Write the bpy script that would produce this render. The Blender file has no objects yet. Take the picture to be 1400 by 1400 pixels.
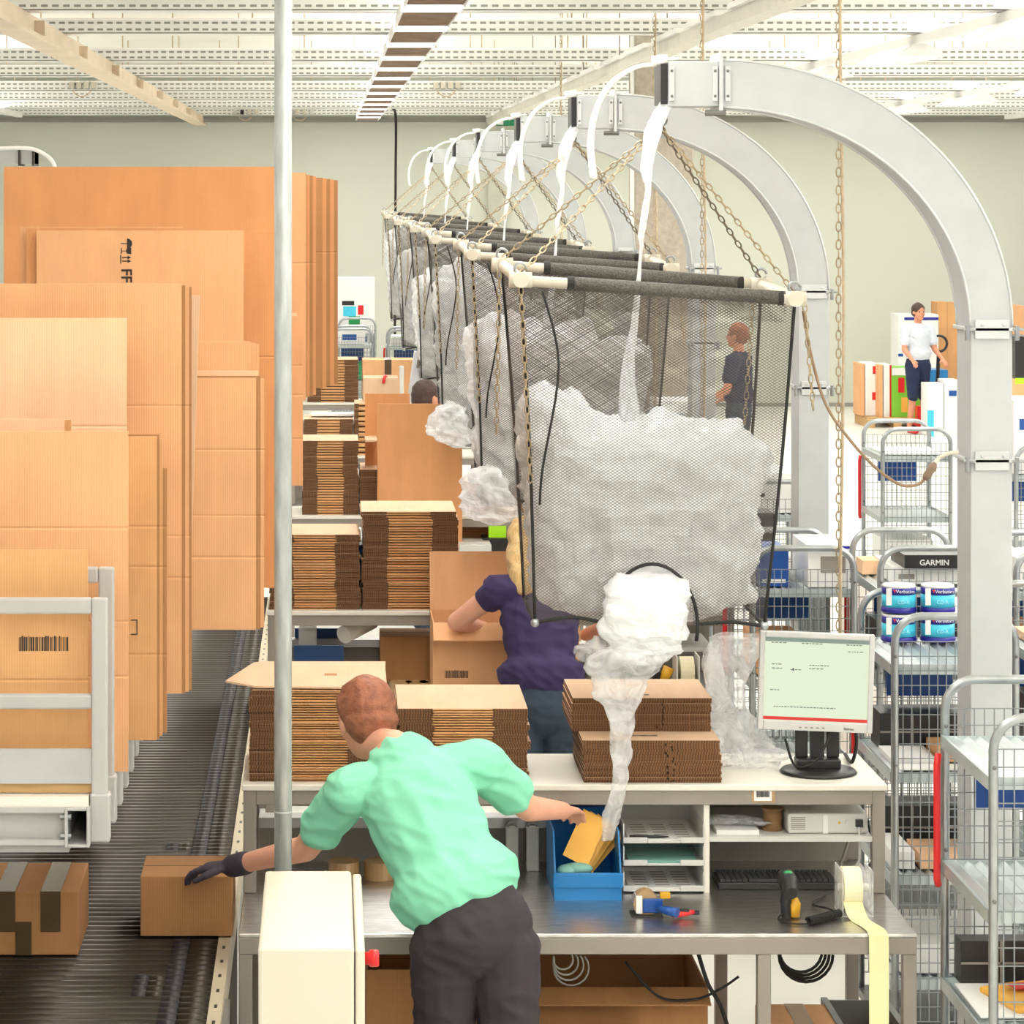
import bpy, bmesh, math, random
from mathutils import Vector, Matrix, Quaternion, noise as mn

random.seed(7)
scene = bpy.context.scene
COL = scene.collection
F = 4000.0                 # focal length in pixels of the 1400 px frame
PX, PY = 447.0, 258.0      # principal point: one-point perspective, verticals stay vertical
H = 3.05                   # camera height

# ------------------------------------------------------------------ camera
cam_d = bpy.data.cameras.new('camera')
cam = bpy.data.objects.new('camera', cam_d)
COL.objects.link(cam)
cam.location = (0, 0, H)
cam.rotation_euler = (math.pi / 2, 0, 0)
cam_d.sensor_width = 36
cam_d.lens = 36 * F / 1400
cam_d.shift_x = (700 - PX) / 1400
cam_d.shift_y = -(700 - PY) / 1400
cam_d.clip_start = 0.1
cam_d.clip_end = 200
scene.camera = cam

# ------------------------------------------------------------------ world, exposure
world = bpy.data.worlds.new('hall_daylight')
scene.world = world
world.use_nodes = True
bg = world.node_tree.nodes['Background']
bg.inputs[0].default_value = (1.0, 0.99, 0.97, 1)
bg.inputs[1].default_value = 0.42
scene.view_settings.view_transform = 'Standard'
scene.view_settings.look = 'None'
scene.view_settings.gamma = 1
scene.view_settings.use_curve_mapping = False
scene.view_settings.exposure = 0.52
LAMP_W = 330.0             # watts of every ceiling lamp row


# ------------------------------------------------------------------ helpers
def W(px, py, d):
    """photo pixel at real depth d -> world point"""
    return Vector(((px - PX) / F * d, d, H - (py - PY) / F * d))


def lin(c):
    c = c / 255.0
    return c / 12.92 if c <= 0.04045 else ((c + 0.055) / 1.055) ** 2.4


def rgb(r, g, b):
    return (lin(r), lin(g), lin(b), 1)


MATS = {}


def M(name, col, rough=0.5, metal=0.0, var=0.08, scale=6.0, bump=0.0, bscale=80.0, stretch=None, spec=0.5,
      emit=0.0, trans=0.0, flute=0.0, glow=False):
    """procedural material: noise driven colour variation, optional bump"""
    if name in MATS:
        return MATS[name]
    m = bpy.data.materials.new(name)
    m.use_nodes = True
    nt = m.node_tree
    N, L = nt.nodes, nt.links
    p = N['Principled BSDF']
    tc = N.new('ShaderNodeTexCoord')
    mp = N.new('ShaderNodeMapping')
    L.new(tc.outputs['Object'], mp.inputs[0])
    if stretch:
        mp.inputs['Scale'].default_value = stretch
    nz = N.new('ShaderNodeTexNoise')
    nz.inputs['Scale'].default_value = scale
    nz.inputs['Detail'].default_value = 6
    L.new(mp.outputs[0], nz.inputs['Vector'])
    c = rgb(*col)
    rp = N.new('ShaderNodeValToRGB')
    rp.color_ramp.elements[0].position = 0.3
    rp.color_ramp.elements[1].position = 0.7
    rp.color_ramp.elements[0].color = tuple(x * (1 - var) for x in c[:3]) + (1,)
    rp.color_ramp.elements[1].color = tuple(min(1, x * (1 + var)) for x in c[:3]) + (1,)
    L.new(nz.outputs['Fac'], rp.inputs[0])
    L.new(rp.outputs[0], p.inputs['Base Color'])
    p.inputs['Roughness'].default_value = rough
    p.inputs['Metallic'].default_value = metal
    p.inputs['Specular IOR Level'].default_value = spec
    if emit:
        L.new(rp.outputs[0], p.inputs['Emission Color'])
        p.inputs['Emission Strength'].default_value = emit
        if glow:
            for l_ in list(p.inputs['Base Color'].links):
                L.remove(l_)
            p.inputs['Base Color'].default_value = (0.01, 0.01, 0.01, 1)
    h = None
    if bump:
        n2 = N.new('ShaderNodeTexNoise')
        n2.inputs['Scale'].default_value = bscale
        n2.inputs['Detail'].default_value = 4
        L.new(mp.outputs[0], n2.inputs['Vector'])
        h = n2.outputs['Fac']
        b = N.new('ShaderNodeBump')
        b.inputs['Strength'].default_value = bump
        b.inputs['Distance'].default_value = 0.01
        L.new(h, b.inputs['Height'])
        L.new(b.outputs[0], p.inputs['Normal'])
    if flute:
        wv = N.new('ShaderNodeTexWave')
        wv.bands_direction = 'X'
        wv.inputs['Scale'].default_value = 45
        wv.inputs['Distortion'].default_value = 0.4
        L.new(tc.outputs['Object'], wv.inputs['Vector'])
        b = N.new('ShaderNodeBump')
        b.inputs['Strength'].default_value = flute
        b.inputs['Distance'].default_value = 0.002
        L.new(wv.outputs['Fac'], b.inputs['Height'])
        L.new(b.outputs[0], p.inputs['Normal'])
    MATS[name] = m
    return m


def kraft(name, col, var=0.07):
    return M(name, col, rough=0.75, var=var, scale=3.5, flute=0.18, spec=0.25, stretch=(3, 1, 1))


def mat_edge():
    """cut corrugated board: dark flute channels between pale liners"""
    m = bpy.data.materials.new('corrugated_edge')
    m.use_nodes = True
    N, L = m.node_tree.nodes, m.node_tree.links
    p = N['Principled BSDF']
    p.inputs['Roughness'].default_value = 0.9
    tc = N.new('ShaderNodeTexCoord')
    wv = N.new('ShaderNodeTexWave')
    wv.bands_direction = 'X'
    wv.inputs['Scale'].default_value = 38
    wv.inputs['Distortion'].default_value = 2.5
    wv.inputs['Detail Scale'].default_value = 3
    L.new(tc.outputs['Object'], wv.inputs['Vector'])
    rp = N.new('ShaderNodeValToRGB')
    rp.color_ramp.elements[0].color = rgb(74, 50, 32)
    rp.color_ramp.elements[1].color = rgb(130, 90, 56)
    L.new(wv.outputs['Fac'], rp.inputs[0])
    L.new(rp.outputs[0], p.inputs['Base Color'])
    return m


def mat_net():
    """woven black mesh: opaque diamond strands, open holes (uv in metres)"""
    m = bpy.data.materials.new('black_net')
    m.use_nodes = True
    N, L = m.node_tree.nodes, m.node_tree.links
    p = N['Principled BSDF']
    p.inputs['Base Color'].default_value = rgb(72, 65, 58)
    p.inputs['Roughness'].default_value = 0.55
    out = N['Material Output']
    uv = N.new('ShaderNodeUVMap')
    sx = N.new('ShaderNodeSeparateXYZ')
    L.new(uv.outputs[0], sx.inputs[0])

    def mth(op, a, b=None):
        n = N.new('ShaderNodeMath')
        n.operation = op
        for i, v in enumerate((a, b)):
            if v is None:
                continue
            if isinstance(v, (int, float)):
                n.inputs[i].default_value = v
            else:
                L.new(v, n.inputs[i])
        return n.outputs[0]
    v2 = mth('MULTIPLY', sx.outputs[1], 1.5)
    a = mth('FRACT', mth('MULTIPLY', mth('ADD', sx.outputs[0], v2), 72))
    b = mth('FRACT', mth('MULTIPLY', mth('SUBTRACT', sx.outputs[0], v2), 72))
    s = mth('MAXIMUM', mth('LESS_THAN', a, 0.18), mth('LESS_THAN', b, 0.18))
    tr = N.new('ShaderNodeBsdfTransparent')
    mx = N.new('ShaderNodeMixShader')
    L.new(s, mx.inputs[0])
    L.new(tr.outputs[0], mx.inputs[1])
    L.new(p.outputs[0], mx.inputs[2])
    L.new(mx.outputs[0], out.inputs[0])
    return m


def mat_film(name, opac, tint=(250, 251, 253), bump=0.5, tl_mix=0.4):
    """thin crinkled polythene: part clear, part milky, glossy creases"""
    m = bpy.data.materials.new(name)
    m.use_nodes = True
    N, L = m.node_tree.nodes, m.node_tree.links
    p = N['Principled BSDF']
    p.inputs['Base Color'].default_value = rgb(*tint)
    p.inputs['Roughness'].default_value = 0.22
    p.inputs['Specular IOR Level'].default_value = 0.8
    out = N['Material Output']
    tc = N.new('ShaderNodeTexCoord')
    vo = N.new('ShaderNodeTexVoronoi')
    vo.inputs['Scale'].default_value = 9
    nz = N.new('ShaderNodeTexNoise')
    nz.inputs['Scale'].default_value = 14
    nz.inputs['Detail'].default_value = 5
    nz.inputs['Distortion'].default_value = 1.5
    L.new(tc.outputs['Object'], nz.inputs['Vector'])
    L.new(tc.outputs['Object'], vo.inputs['Vector'])
    ad = N.new('ShaderNodeMath')
    ad.operation = 'ADD'
    L.new(vo.outputs['Distance'], ad.inputs[0])
    L.new(nz.outputs['Fac'], ad.inputs[1])
    bp = N.new('ShaderNodeBump')
    bp.inputs['Strength'].default_value = bump
    bp.inputs['Distance'].default_value = 0.03
    L.new(ad.outputs[0], bp.inputs['Height'])
    L.new(bp.outputs[0], p.inputs['Normal'])
    tl = N.new('ShaderNodeBsdfTranslucent')
    tl.inputs[0].default_value = rgb(*tint)
    m1 = N.new('ShaderNodeMixShader')
    m1.inputs[0].default_value = tl_mix
    L.new(p.outputs[0], m1.inputs[1])
    L.new(tl.outputs[0], m1.inputs[2])
    tr = N.new('ShaderNodeBsdfTransparent')
    m2 = N.new('ShaderNodeMixShader')
    mr = N.new('ShaderNodeMapRange')
    mr.inputs['From Min'].default_value = 0.35
    mr.inputs['From Max'].default_value = 0.65
    mr.inputs['To Min'].default_value = max(0.05, opac - 0.15)
    mr.inputs['To Max'].default_value = min(1, opac + 0.15)
    L.new(nz.outputs['Fac'], mr.inputs[0])
    L.new(mr.outputs[0], m2.inputs[0])
    L.new(tr.outputs[0], m2.inputs[1])
    L.new(m1.outputs[0], m2.inputs[2])
    L.new(m2.outputs[0], out.inputs[0])
    return m


def mat_perf():
    """white perforated sheet steel with rows of punched slots"""
    m = bpy.data.materials.new('perforated_tray')
    m.use_nodes = True
    N, L = m.node_tree.nodes, m.node_tree.links
    p = N['Principled BSDF']
    p.inputs['Roughness'].default_value = 0.4
    tc = N.new('ShaderNodeTexCoord')
    sx = N.new('ShaderNodeSeparateXYZ')
    L.new(tc.outputs['Object'], sx.inputs[0])

    def mth(op, a, b=None, c=None):
        n = N.new('ShaderNodeMath')
        n.operation = op
        for i, v in enumerate((a, b, c)):
            if v is None:
                continue
            if isinstance(v, (int, float)):
                n.inputs[i].default_value = v
            else:
                L.new(v, n.inputs[i])
        return n.outputs[0]
    fx = mth('LESS_THAN', mth('FRACT', mth('MULTIPLY', sx.outputs[0], 16)), 0.62)
    r1 = mth('COMPARE', sx.outputs[2], 0.025, 0.007)
    r2 = mth('COMPARE', sx.outputs[2], 0.068, 0.007)
    s = mth('MULTIPLY', fx, mth('ADD', r1, r2))
    nz = N.new('ShaderNodeTexNoise')
    nz.inputs['Scale'].default_value = 0.35
    L.new(tc.outputs['Object'], nz.inputs['Vector'])
    rp = N.new('ShaderNodeValToRGB')
    rp.color_ramp.elements[0].position = 0.4
    rp.color_ramp.elements[0].color = rgb(222, 222, 216)
    rp.color_ramp.elements[1].position = 0.6
    rp.color_ramp.elements[1].color = rgb(248, 247, 243)
    L.new(nz.outputs['Fac'], rp.inputs[0])
    mx = N.new('ShaderNodeMixRGB')
    mx.inputs[2].default_value = rgb(140, 140, 132)
    L.new(s, mx.inputs[0])
    L.new(rp.outputs[0], mx.inputs[1])
    L.new(mx.outputs[0], p.inputs['Base Color'])
    return m


class MB:
    """mesh builder in world coordinates"""

    def __init__(s):
        s.v, s.f, s.m = [], [], []

    def add(s, vs, fs, mi=0):
        o = len(s.v)
        s.v += [Vector(v) for v in vs]
        s.f += [tuple(i + o for i in f) for f in fs]
        s.m += [mi] * len(fs)
        return s

    def box(s, x0, x1, y0, y1, z0, z1, mi=0):
        vs = [(x, y, z) for z in (z0, z1) for y in (y0, y1) for x in (x0, x1)]
        return s.add(vs, [(0, 2, 3, 1), (4, 5, 7, 6), (0, 1, 5, 4), (2, 6, 7, 3), (0, 4, 6, 2), (1, 3, 7, 5)], mi)

    def obox(s, c, size, rot=None, mi=0):
        a, b, e = (k / 2 for k in size)
        R = rot if rot is not None else Matrix.Identity(3)
        c = Vector(c)
        vs = [c + R @ Vector((x, y, z)) for z in (-e, e) for y in (-b, b) for x in (-a, a)]
        return s.add(vs, [(0, 2, 3, 1), (4, 5, 7, 6), (0, 1, 5, 4), (2, 6, 7, 3), (0, 4, 6, 2), (1, 3, 7, 5)], mi)

    def tube(s, pts, r, n=8, closed=False, mi=0, flat=1.0, caps=True):
        pts = [Vector(p) for p in pts]
        k = len(pts)
        rs = r if isinstance(r, (list, tuple)) else [r] * k
        ts = []
        for i in range(k):
            a = pts[(i - 1) % k] if (closed or i > 0) else pts[i]
            b = pts[(i + 1) % k] if (closed or i < k - 1) else pts[i]
            t = (b - a)
            ts.append(t.normalized() if t.length > 1e-9 else Vector((0, 0, 1)))
        u = ts[0].orthogonal().normalized()
        if abs(ts[0].y) < 0.9:
            u = Vector((0, 1, 0)) - ts[0] * ts[0].y
            u.normalize()
        vs, fs = [], []
        for i in range(k):
            if i:
                u = (u - ts[i] * u.dot(ts[i]))
                u = u.normalized() if u.length > 1e-6 else ts[i].orthogonal().normalized()
            w = ts[i].cross(u)
            for j in range(n):
                a = 2 * math.pi * j / n
                vs.append(pts[i] + (u * math.cos(a) + w * math.sin(a) * flat) * rs[i])
        for i in range(k if closed else k - 1):
            for j in range(n):
                a, b = i * n + j, i * n + (j + 1) % n
                c, d = ((i + 1) % k) * n + (j + 1) % n, ((i + 1) % k) * n + j
                fs.append((a, b, c, d))
        if not closed and caps:
            fs.append(tuple(range(n - 1, -1, -1)))
            fs.append(tuple(range((k - 1) * n, k * n)))
        return s.add(vs, fs, mi)

    def cyl(s, p0, p1, r, n=12, mi=0, r1=None):
        return s.tube([p0, p1], [r, r if r1 is None else r1], n, mi=mi)

    def lathe(s, c, prof, n=20, mi=0, axis='Z'):
        c = Vector(c)
        vs, fs = [], []
        for (r, h) in prof:
            for j in range(n):
                a = 2 * math.pi * j / n
                q = {'Z': (r * math.cos(a), r * math.sin(a), h), 'X': (h, r * math.cos(a), r * math.sin(a)),
                     'Y': (r * math.cos(a), h, r * math.sin(a))}[axis]
                vs.append(c + Vector(q))
        for i in range(len(prof) - 1):
            for j in range(n):
                fs.append((i * n + j, i * n + (j + 1) % n, (i + 1) * n + (j + 1) % n, (i + 1) * n + j))
        fs.append(tuple(range(n - 1, -1, -1)))
        fs.append(tuple(range((len(prof) - 1) * n, len(prof) * n)))
        return s.add(vs, fs, mi)

    def prism(s, poly, y0, y1, mi=0):
        """polygon in (x,z) extruded along y"""
        n = len(poly)
        vs = [(x, y0, z) for x, z in poly] + [(x, y1, z) for x, z in poly]
        fs = [tuple(range(n)), tuple(range(2 * n - 1, n - 1, -1))]
        fs += [(i, i + n, (i + 1) % n + n, (i + 1) % n) for i in range(n)]
        return s.add(vs, fs, mi)

    def ell(s, c, r, R=None, nu=14, nv=10, mi=0):
        c = Vector(c)
        R = R or Matrix.Identity(3)
        vs, fs = [c + R @ Vector((0, 0, r[2]))], []
        for i in range(1, nv):
            t = math.pi * i / nv
            for j in range(nu):
                a = 2 * math.pi * j / nu
                vs.append(c + R @ Vector((r[0] * math.sin(t) * math.cos(a), r[1] * math.sin(t) * math.sin(a), r[2] * math.cos(t))))
        vs.append(c + R @ Vector((0, 0, -r[2])))
        for j in range(nu):
            fs.append((0, 1 + j, 1 + (j + 1) % nu))
            for i in range(nv - 2):
                a = 1 + i * nu
                fs.append((a + j, a + nu + j, a + nu + (j + 1) % nu, a + (j + 1) % nu))
            b = 1 + (nv - 2) * nu
            fs.append((b + (j + 1) % nu, b + j, len(vs) - 1))
        return s.add(vs, fs, mi)

    def build(s, name, mats, parent=None, smooth=False, bevel=0.0, origin=None):
        if not isinstance(mats, (list, tuple)):
            mats = [mats]
        if parent is not None:
            o0 = WL[parent.name]
        elif origin is not None:
            o0 = Vector(origin)
        else:
            lo = [min(v[i] for v in s.v) for i in range(3)]
            hi = [max(v[i] for v in s.v) for i in range(3)]
            o0 = Vector(((lo[0] + hi[0]) / 2, (lo[1] + hi[1]) / 2, lo[2]))
        me = bpy.data.meshes.new(name)
        me.from_pydata([v - o0 for v in s.v], [], s.f)
        for m in mats:
            me.materials.append(m)
        if len(mats) > 1:
            for p, i in zip(me.polygons, s.m):
                p.material_index = i
        bm = bmesh.new()
        bm.from_mesh(me)
        bmesh.ops.recalc_face_normals(bm, faces=bm.faces)
        bm.to_mesh(me)
        bm.free()
        me.update()
        if smooth:
            for p in me.polygons:
                p.use_smooth = len(p.vertices) <= 4
        ob = bpy.data.objects.new(name, me)
        COL.objects.link(ob)
        if parent is not None:
            ob.parent = parent
        else:
            ob.location = o0
        WL[ob.name] = o0.copy()
        if bevel:
            b = ob.modifiers.new('bevel', 'BEVEL')
            b.width = bevel
            b.segments = 2
            b.limit_method = 'ANGLE'
        return ob


WL = {}
BENCH = bpy.data.scenes.new('bench')      # empty side scene: modifiers and text are evaluated there, fast


def baked(ob):
    BENCH.collection.objects.link(ob)
    vl = BENCH.view_layers[0]
    vl.update()
    me = bpy.data.meshes.new_from_object(ob.evaluated_get(vl.depsgraph))
    BENCH.collection.objects.unlink(ob)
    return me


def thing(name, label, cat, loc=(0, 0, 0), group=None, kind=None):
    o = bpy.data.objects.new(name, None)
    o.empty_display_size = 0.1
    COL.objects.link(o)
    o.location = loc
    WL[o.name] = Vector(loc)
    return tag(o, label, cat, group, kind)


def tag(o, label=None, cat=None, group=None, kind=None):
    if label:
        o['label'] = label
    if cat:
        o['category'] = cat
    if group:
        o['group'] = group
    if kind:
        o['kind'] = kind
    return o


def copy_tree(o, delta, label=None, group=None, parent=None):
    c = o.copy()
    COL.objects.link(c)
    if parent is None:
        c.location = o.location + Vector(delta)
        if label:
            c['label'] = label
        if group:
            c['group'] = group
    else:
        c.parent = parent
    WL[c.name] = WL[o.name] + Vector(delta)
    for ch in list(o.children):
        copy_tree(ch, delta, parent=c)
    return c


def text(name, body, size, loc, mat, parent, xdir=(1, 0, 0), ydir=(0, 0, 1), align='LEFT', depth=0.0006, bold=0.0):
    cu = bpy.data.curves.new('t', 'FONT')
    cu.body = body
    cu.size = size
    cu.align_x = align
    cu.extrude = depth
    cu.offset = bold
    cu.resolution_u = 3
    tmp = bpy.data.objects.new('t', cu)
    me = baked(tmp)
    bpy.data.objects.remove(tmp)
    x, y = Vector(xdir).normalized(), Vector(ydir).normalized()
    z = x.cross(y)
    R = Matrix((x, y, z)).transposed().to_4x4()
    me.transform(Matrix.Translation(Vector(loc) - WL[parent.name]) @ R)
    me.materials.clear()
    me.materials.append(mat)
    for p in me.polygons:
        p.material_index = 0
    ob = bpy.data.objects.new(name, me)
    COL.objects.link(ob)
    ob.parent = parent
    WL[ob.name] = WL[parent.name].copy()
    return ob


def arc(c, r, a0, a1, n, plane='XZ'):
    out = []
    for i in range(n + 1):
        a = math.radians(a0 + (a1 - a0) * i / n)
        p, q = r * math.cos(a), r * math.sin(a)
        out.append(Vector((c[0] + p, c[1], c[2] + q)) if plane == 'XZ' else
                   Vector((c[0], c[1] + p, c[2] + q)) if plane == 'YZ' else Vector((c[0] + p, c[1] + q, c[2])))
    return out


def smooth_path(pts, n=6):
    """Catmull-Rom through the points"""
    pts = [Vector(p) for p in pts]
    out = []
    for i in range(len(pts) - 1):
        p0, p1, p2, p3 = pts[max(i - 1, 0)], pts[i], pts[i + 1], pts[min(i + 2, len(pts) - 1)]
        for j in range(n):
            t = j / n
            out.append(0.5 * ((2 * p1) + (p2 - p0) * t + (2 * p0 - 5 * p1 + 4 * p2 - p3) * t * t + (3 * p1 - p0 - 3 * p2 + p3) * t ** 3))
    out.append(pts[-1])
    return out


# ------------------------------------------------------------------ materials
EDGE = mat_edge()
NET = mat_net()
FILM = mat_film('milky_film', 0.62)
FILM_MASS = mat_film('milky_film_heap', 0.97, bump=0.3, tl_mix=0.12)
_p = FILM_MASS.node_tree.nodes['Principled BSDF']
_p.inputs['Subsurface Weight'].default_value = 0.7
_p.inputs['Subsurface Radius'].default_value = (1, 1, 1)
_p.inputs['Subsurface Scale'].default_value = 0.12
FILM_CLEAR = mat_film('clear_film', 0.34, bump=0.8)
FILM_TAIL = mat_film('half_clear_film', 0.42, bump=0.9, tl_mix=0.3)
PERF = mat_perf()
K_ORANGE = kraft('kraft_orange', (216, 154, 103))
K_MID = kraft('kraft_mid', (226, 172, 125))
K_PALE = kraft('kraft_pale', (242, 198, 158))
K_TAN = kraft('kraft_tan', (216, 164, 112))
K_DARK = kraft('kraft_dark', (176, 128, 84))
K_TOP = kraft('kraft_top', (218, 184, 152))
TAPE = M('brown_tape', (88, 70, 48), 0.25, var=0.1)
CLEARTAPE = M('buff_tape', (176, 142, 100), 0.2, var=0.1)
INK = M('black_ink', (38, 30, 28), 0.7, var=0.02)
WHITE = M('white_paint', (244, 243, 238), 0.45, var=0.02)
CREAM = M('cream_laminate', (226, 221, 209), 0.4, var=0.03)
CREAM_CAB = M('cream_enamel', (212, 204, 186), 0.4, var=0.02)
GREY_FRAME = M('grey_brown_steel', (146, 138, 129), 0.45, var=0.05)
GREY_RACK = M('grey_rack_enamel', (178, 176, 173), 0.4, var=0.03)
STEEL_TOP = M('scratched_stainless', (206, 203, 200), 0.3, 1.0, var=0.22, scale=18, bump=0.05, bscale=30, stretch=(1, 9, 1))
STEEL_DULL = M('dull_steel', (165, 165, 165), 0.4, 0.8, var=0.1)
GALV = M('galvanised_tube', (166, 170, 172), 0.34, 0.8, var=0.14, scale=14)
GALV_POLE = M('galvanised_pole', (172, 176, 174), 0.45, 0.35, var=0.2, scale=9, stretch=(6, 6, 1))
GALV_DARK = M('weathered_tube', (120, 120, 118), 0.4, 0.7, var=0.1, scale=14)
DECK = M('zinc_deck', (188, 196, 197), 0.35, 0.6, var=0.06)
WIRE = M('zinc_wire', (138, 143, 145), 0.4, 0.5, var=0.05)
DUCT = M('grey_duct_sheet', (190, 193, 194), 0.42, 0.25, var=0.04, scale=9, bump=0.04, bscale=3)
DUCT_LIGHT = M('bright_duct_flange', (206, 208, 208), 0.35, 0.4, var=0.06)
BLACK = M('black_plastic', (34, 33, 34), 0.4, var=0.1)
CORD = M('black_cord', (28, 26, 25), 0.7, var=0.1)
BEIGE_PIPE = M('beige_pipe', (206, 198, 180), 0.5, var=0.1, scale=15)
CHAIN_M = M('aged_chain', (176, 158, 128), 0.4, 0.55, var=0.25, scale=30)
CHAIN_D = M('dark_chain', (112, 100, 84), 0.4, 0.6, var=0.25, scale=30)
ROPE = M('rope', (202, 180, 150), 0.8, var=0.15, scale=40)
BLUE = M('blue_bin_plastic', (24, 122, 190), 0.35, var=0.05)
BLUE_DK = M('dark_blue_plastic', (20, 66, 118), 0.4, var=0.05)
BLUE_SIGN = M('blue_sign', (16, 74, 150), 0.4, var=0.04)
RED = M('red_plastic', (214, 34, 36), 0.35, var=0.05)
YELLOW = M('yellow_plastic', (228, 172, 40), 0.4, var=0.05)
GREEN = M('green_plastic', (40, 150, 84), 0.4, var=0.05)
NEON = M('neon_green_card', (176, 238, 30), 0.5, var=0.03)
PAPER = M('white_paper', (232, 231, 227), 0.6, var=0.02)
GREY_PL = M('light_grey_plastic', (206, 204, 198), 0.45, var=0.03)
ENVELOPE = M('manila_envelope', (236, 176, 74), 0.6, var=0.06)
TEAL = M('teal_folder', (126, 178, 168), 0.5, var=0.05)
LABELS = M('yellow_label_strip', (240, 234, 178), 0.5, var=0.03)
CONCRETE = M('concrete', (172, 162, 148), 0.85, var=0.14, scale=22, bump=0.15, bscale=60)
DARKMETAL = M('dark_strut', (70, 66, 62), 0.5, 0.4, var=0.1)
LAMP_WHITE = M('lamp_housing', (250, 249, 246), 0.35, var=0.01)
LAMP_ON = M('lit_diffuser', (255, 252, 244), 0.4, var=0.0, emit=3.0)
LOUVRE = M('bronze_louvre', (186, 164, 146), 0.3, 0.3, var=0.15, scale=8)
WOODEN = M('pallet_wood', (196, 158, 108), 0.8, var=0.15, stretch=(1, 8, 8))
BEAM_TAN = M('tan_beam', (230, 210, 184), 0.5, var=0.08, scale=2)
SCREEN = M('lit_screen', (226, 238, 208), 0.3, var=0.01, emit=0.68, glow=True)
SCREEN_RED = M('lit_screen_red', (226, 40, 30), 0.3, var=0.01, emit=0.68, glow=True)
SCREEN_GREY = M('lit_screen_grey', (132, 150, 136), 0.3, var=0.01, emit=0.68, glow=True)
SILVER = M('silver_bezel', (204, 202, 200), 0.35, 0.2, var=0.03)
SKIN = M('skin', (226, 166, 138), 0.55, var=0.06, scale=12)
SKIN2 = M('skin_tan', (206, 140, 108), 0.55, var=0.06, scale=12)
GLOVE = M('dark_work_glove', (62, 54, 66), 0.8, var=0.1)
BLONDE = M('blonde_hair', (232, 196, 138), 0.5, var=0.22, scale=30, stretch=(4, 4, 0.6), bump=0.5, bscale=60)
BROWNHAIR = M('brown_hair', (150, 92, 66), 0.6, var=0.25, scale=40, bump=0.5, bscale=80)
DARKHAIR = M('dark_hair', (66, 44, 36), 0.6, var=0.25, scale=40, bump=0.5, bscale=80)
MINT = M('mint_cotton', (134, 212, 178), 0.85, var=0.07, scale=5, bump=0.35, bscale=7)
PURPLE = M('dark_purple_cotton', (56, 44, 86), 0.85, var=0.1, scale=5, bump=0.35, bscale=8)
JEANS = M('dark_denim', (48, 62, 78), 0.85, var=0.2, scale=9, bump=0.3, bscale=10)
BLACKPANTS = M('charcoal_trousers', (52, 44, 50), 0.85, var=0.12, scale=7, bump=0.3, bscale=8)
GREYSHIRT = M('grey_white_jersey', (204, 209, 218), 0.85, var=0.06, scale=5, bump=0.3, bscale=8)
NAVY = M('navy_cotton', (30, 40, 70), 0.85, var=0.1, scale=6, bump=0.3, bscale=8)
SHOE = M('dark_shoe', (48, 44, 44), 0.6, var=0.1)
CYAN = M('cyan_wrap', (70, 196, 224), 0.3, var=0.1, scale=30)
VIOLET = M('violet_wrap', (36, 30, 140), 0.3, var=0.04)
LIME = M('lime_print', (120, 190, 50), 0.5, var=0.05)
EXIT_G = M('exit_green', (10, 128, 84), 0.4, var=0.02)
PINKROLL = M('foam_roll', (240, 226, 218), 0.7, var=0.02)

# ================================================================== the setting
YB = 41.0
FLOOR_M = M('pale_floor', (226, 224, 216), 0.35, var=0.05, scale=0.8)
WALL_M = M('grey_green_wall', (205, 207, 194), 0.7, var=0.02, scale=0.5, bump=0.05, bscale=40)
CEIL_M = M('ceiling_sheet', (244, 243, 234), 0.7, var=0.02, scale=0.5)
tag(MB().box(-12, 16, -10, YB, -0.1, 0).build('floor', FLOOR_M), 'pale smooth concrete hall floor', kind='structure')
wb = tag(MB().box(-12, 16, YB, YB + 0.2, 0, 4.75).build('wall_back', WALL_M), 'grey green panelled back wall of the hall', kind='structure')
tag(MB().box(-12, 16, -10, YB + 0.2, 4.75, 4.9).build('ceiling', CEIL_M), 'pale sheet ceiling above the cable trays', kind='structure')
TRIM_M = M('wall_rail', (150, 148, 140), 0.5, var=0.05)
tag(MB().box(-12, 16, YB - 0.06, YB, 3.98, 4.05).build('trim_1', TRIM_M), 'dark rail along the top of the back wall', kind='structure')
tag(MB().box(-12, 16, YB - 0.02, YB, 0, 0.05).build('baseboard_back', TRIM_M), 'thin dark strip where wall meets floor', kind='structure')
for k, (xa, xb) in enumerate(((667, 693),)):
    a, b = W(xa, 100, YB).x, W(xb, 100, YB).x
    tag(MB().box(a, b, YB - 0.07, YB, 0.05, 3.97).build('trim_2', M('wall_post', (190, 190, 176), 0.6)), 'narrow vertical post on the back wall', kind='structure')

# concrete pillar with the beams it carries
pl = thing('concrete_pillar', 'speckled square concrete pillar behind the grey duct arches', 'pillar', (2.88, 25.25, 0))
MB().box(2.63, 3.13, 25.0, 25.5, 0, 4.40).build('shaft', CONCRETE, pl, bevel=0.01)
MB().box(2.60, 3.16, 24.97, 25.53, 4.40, 4.46).build('cap_plate', M('pillar_cap', (120, 116, 108), 0.5), pl)
MB().box(2.60, 2.63, 25.02, 25.10, 0.4, 4.36).build('cable_conduit', WHITE, pl)

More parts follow.
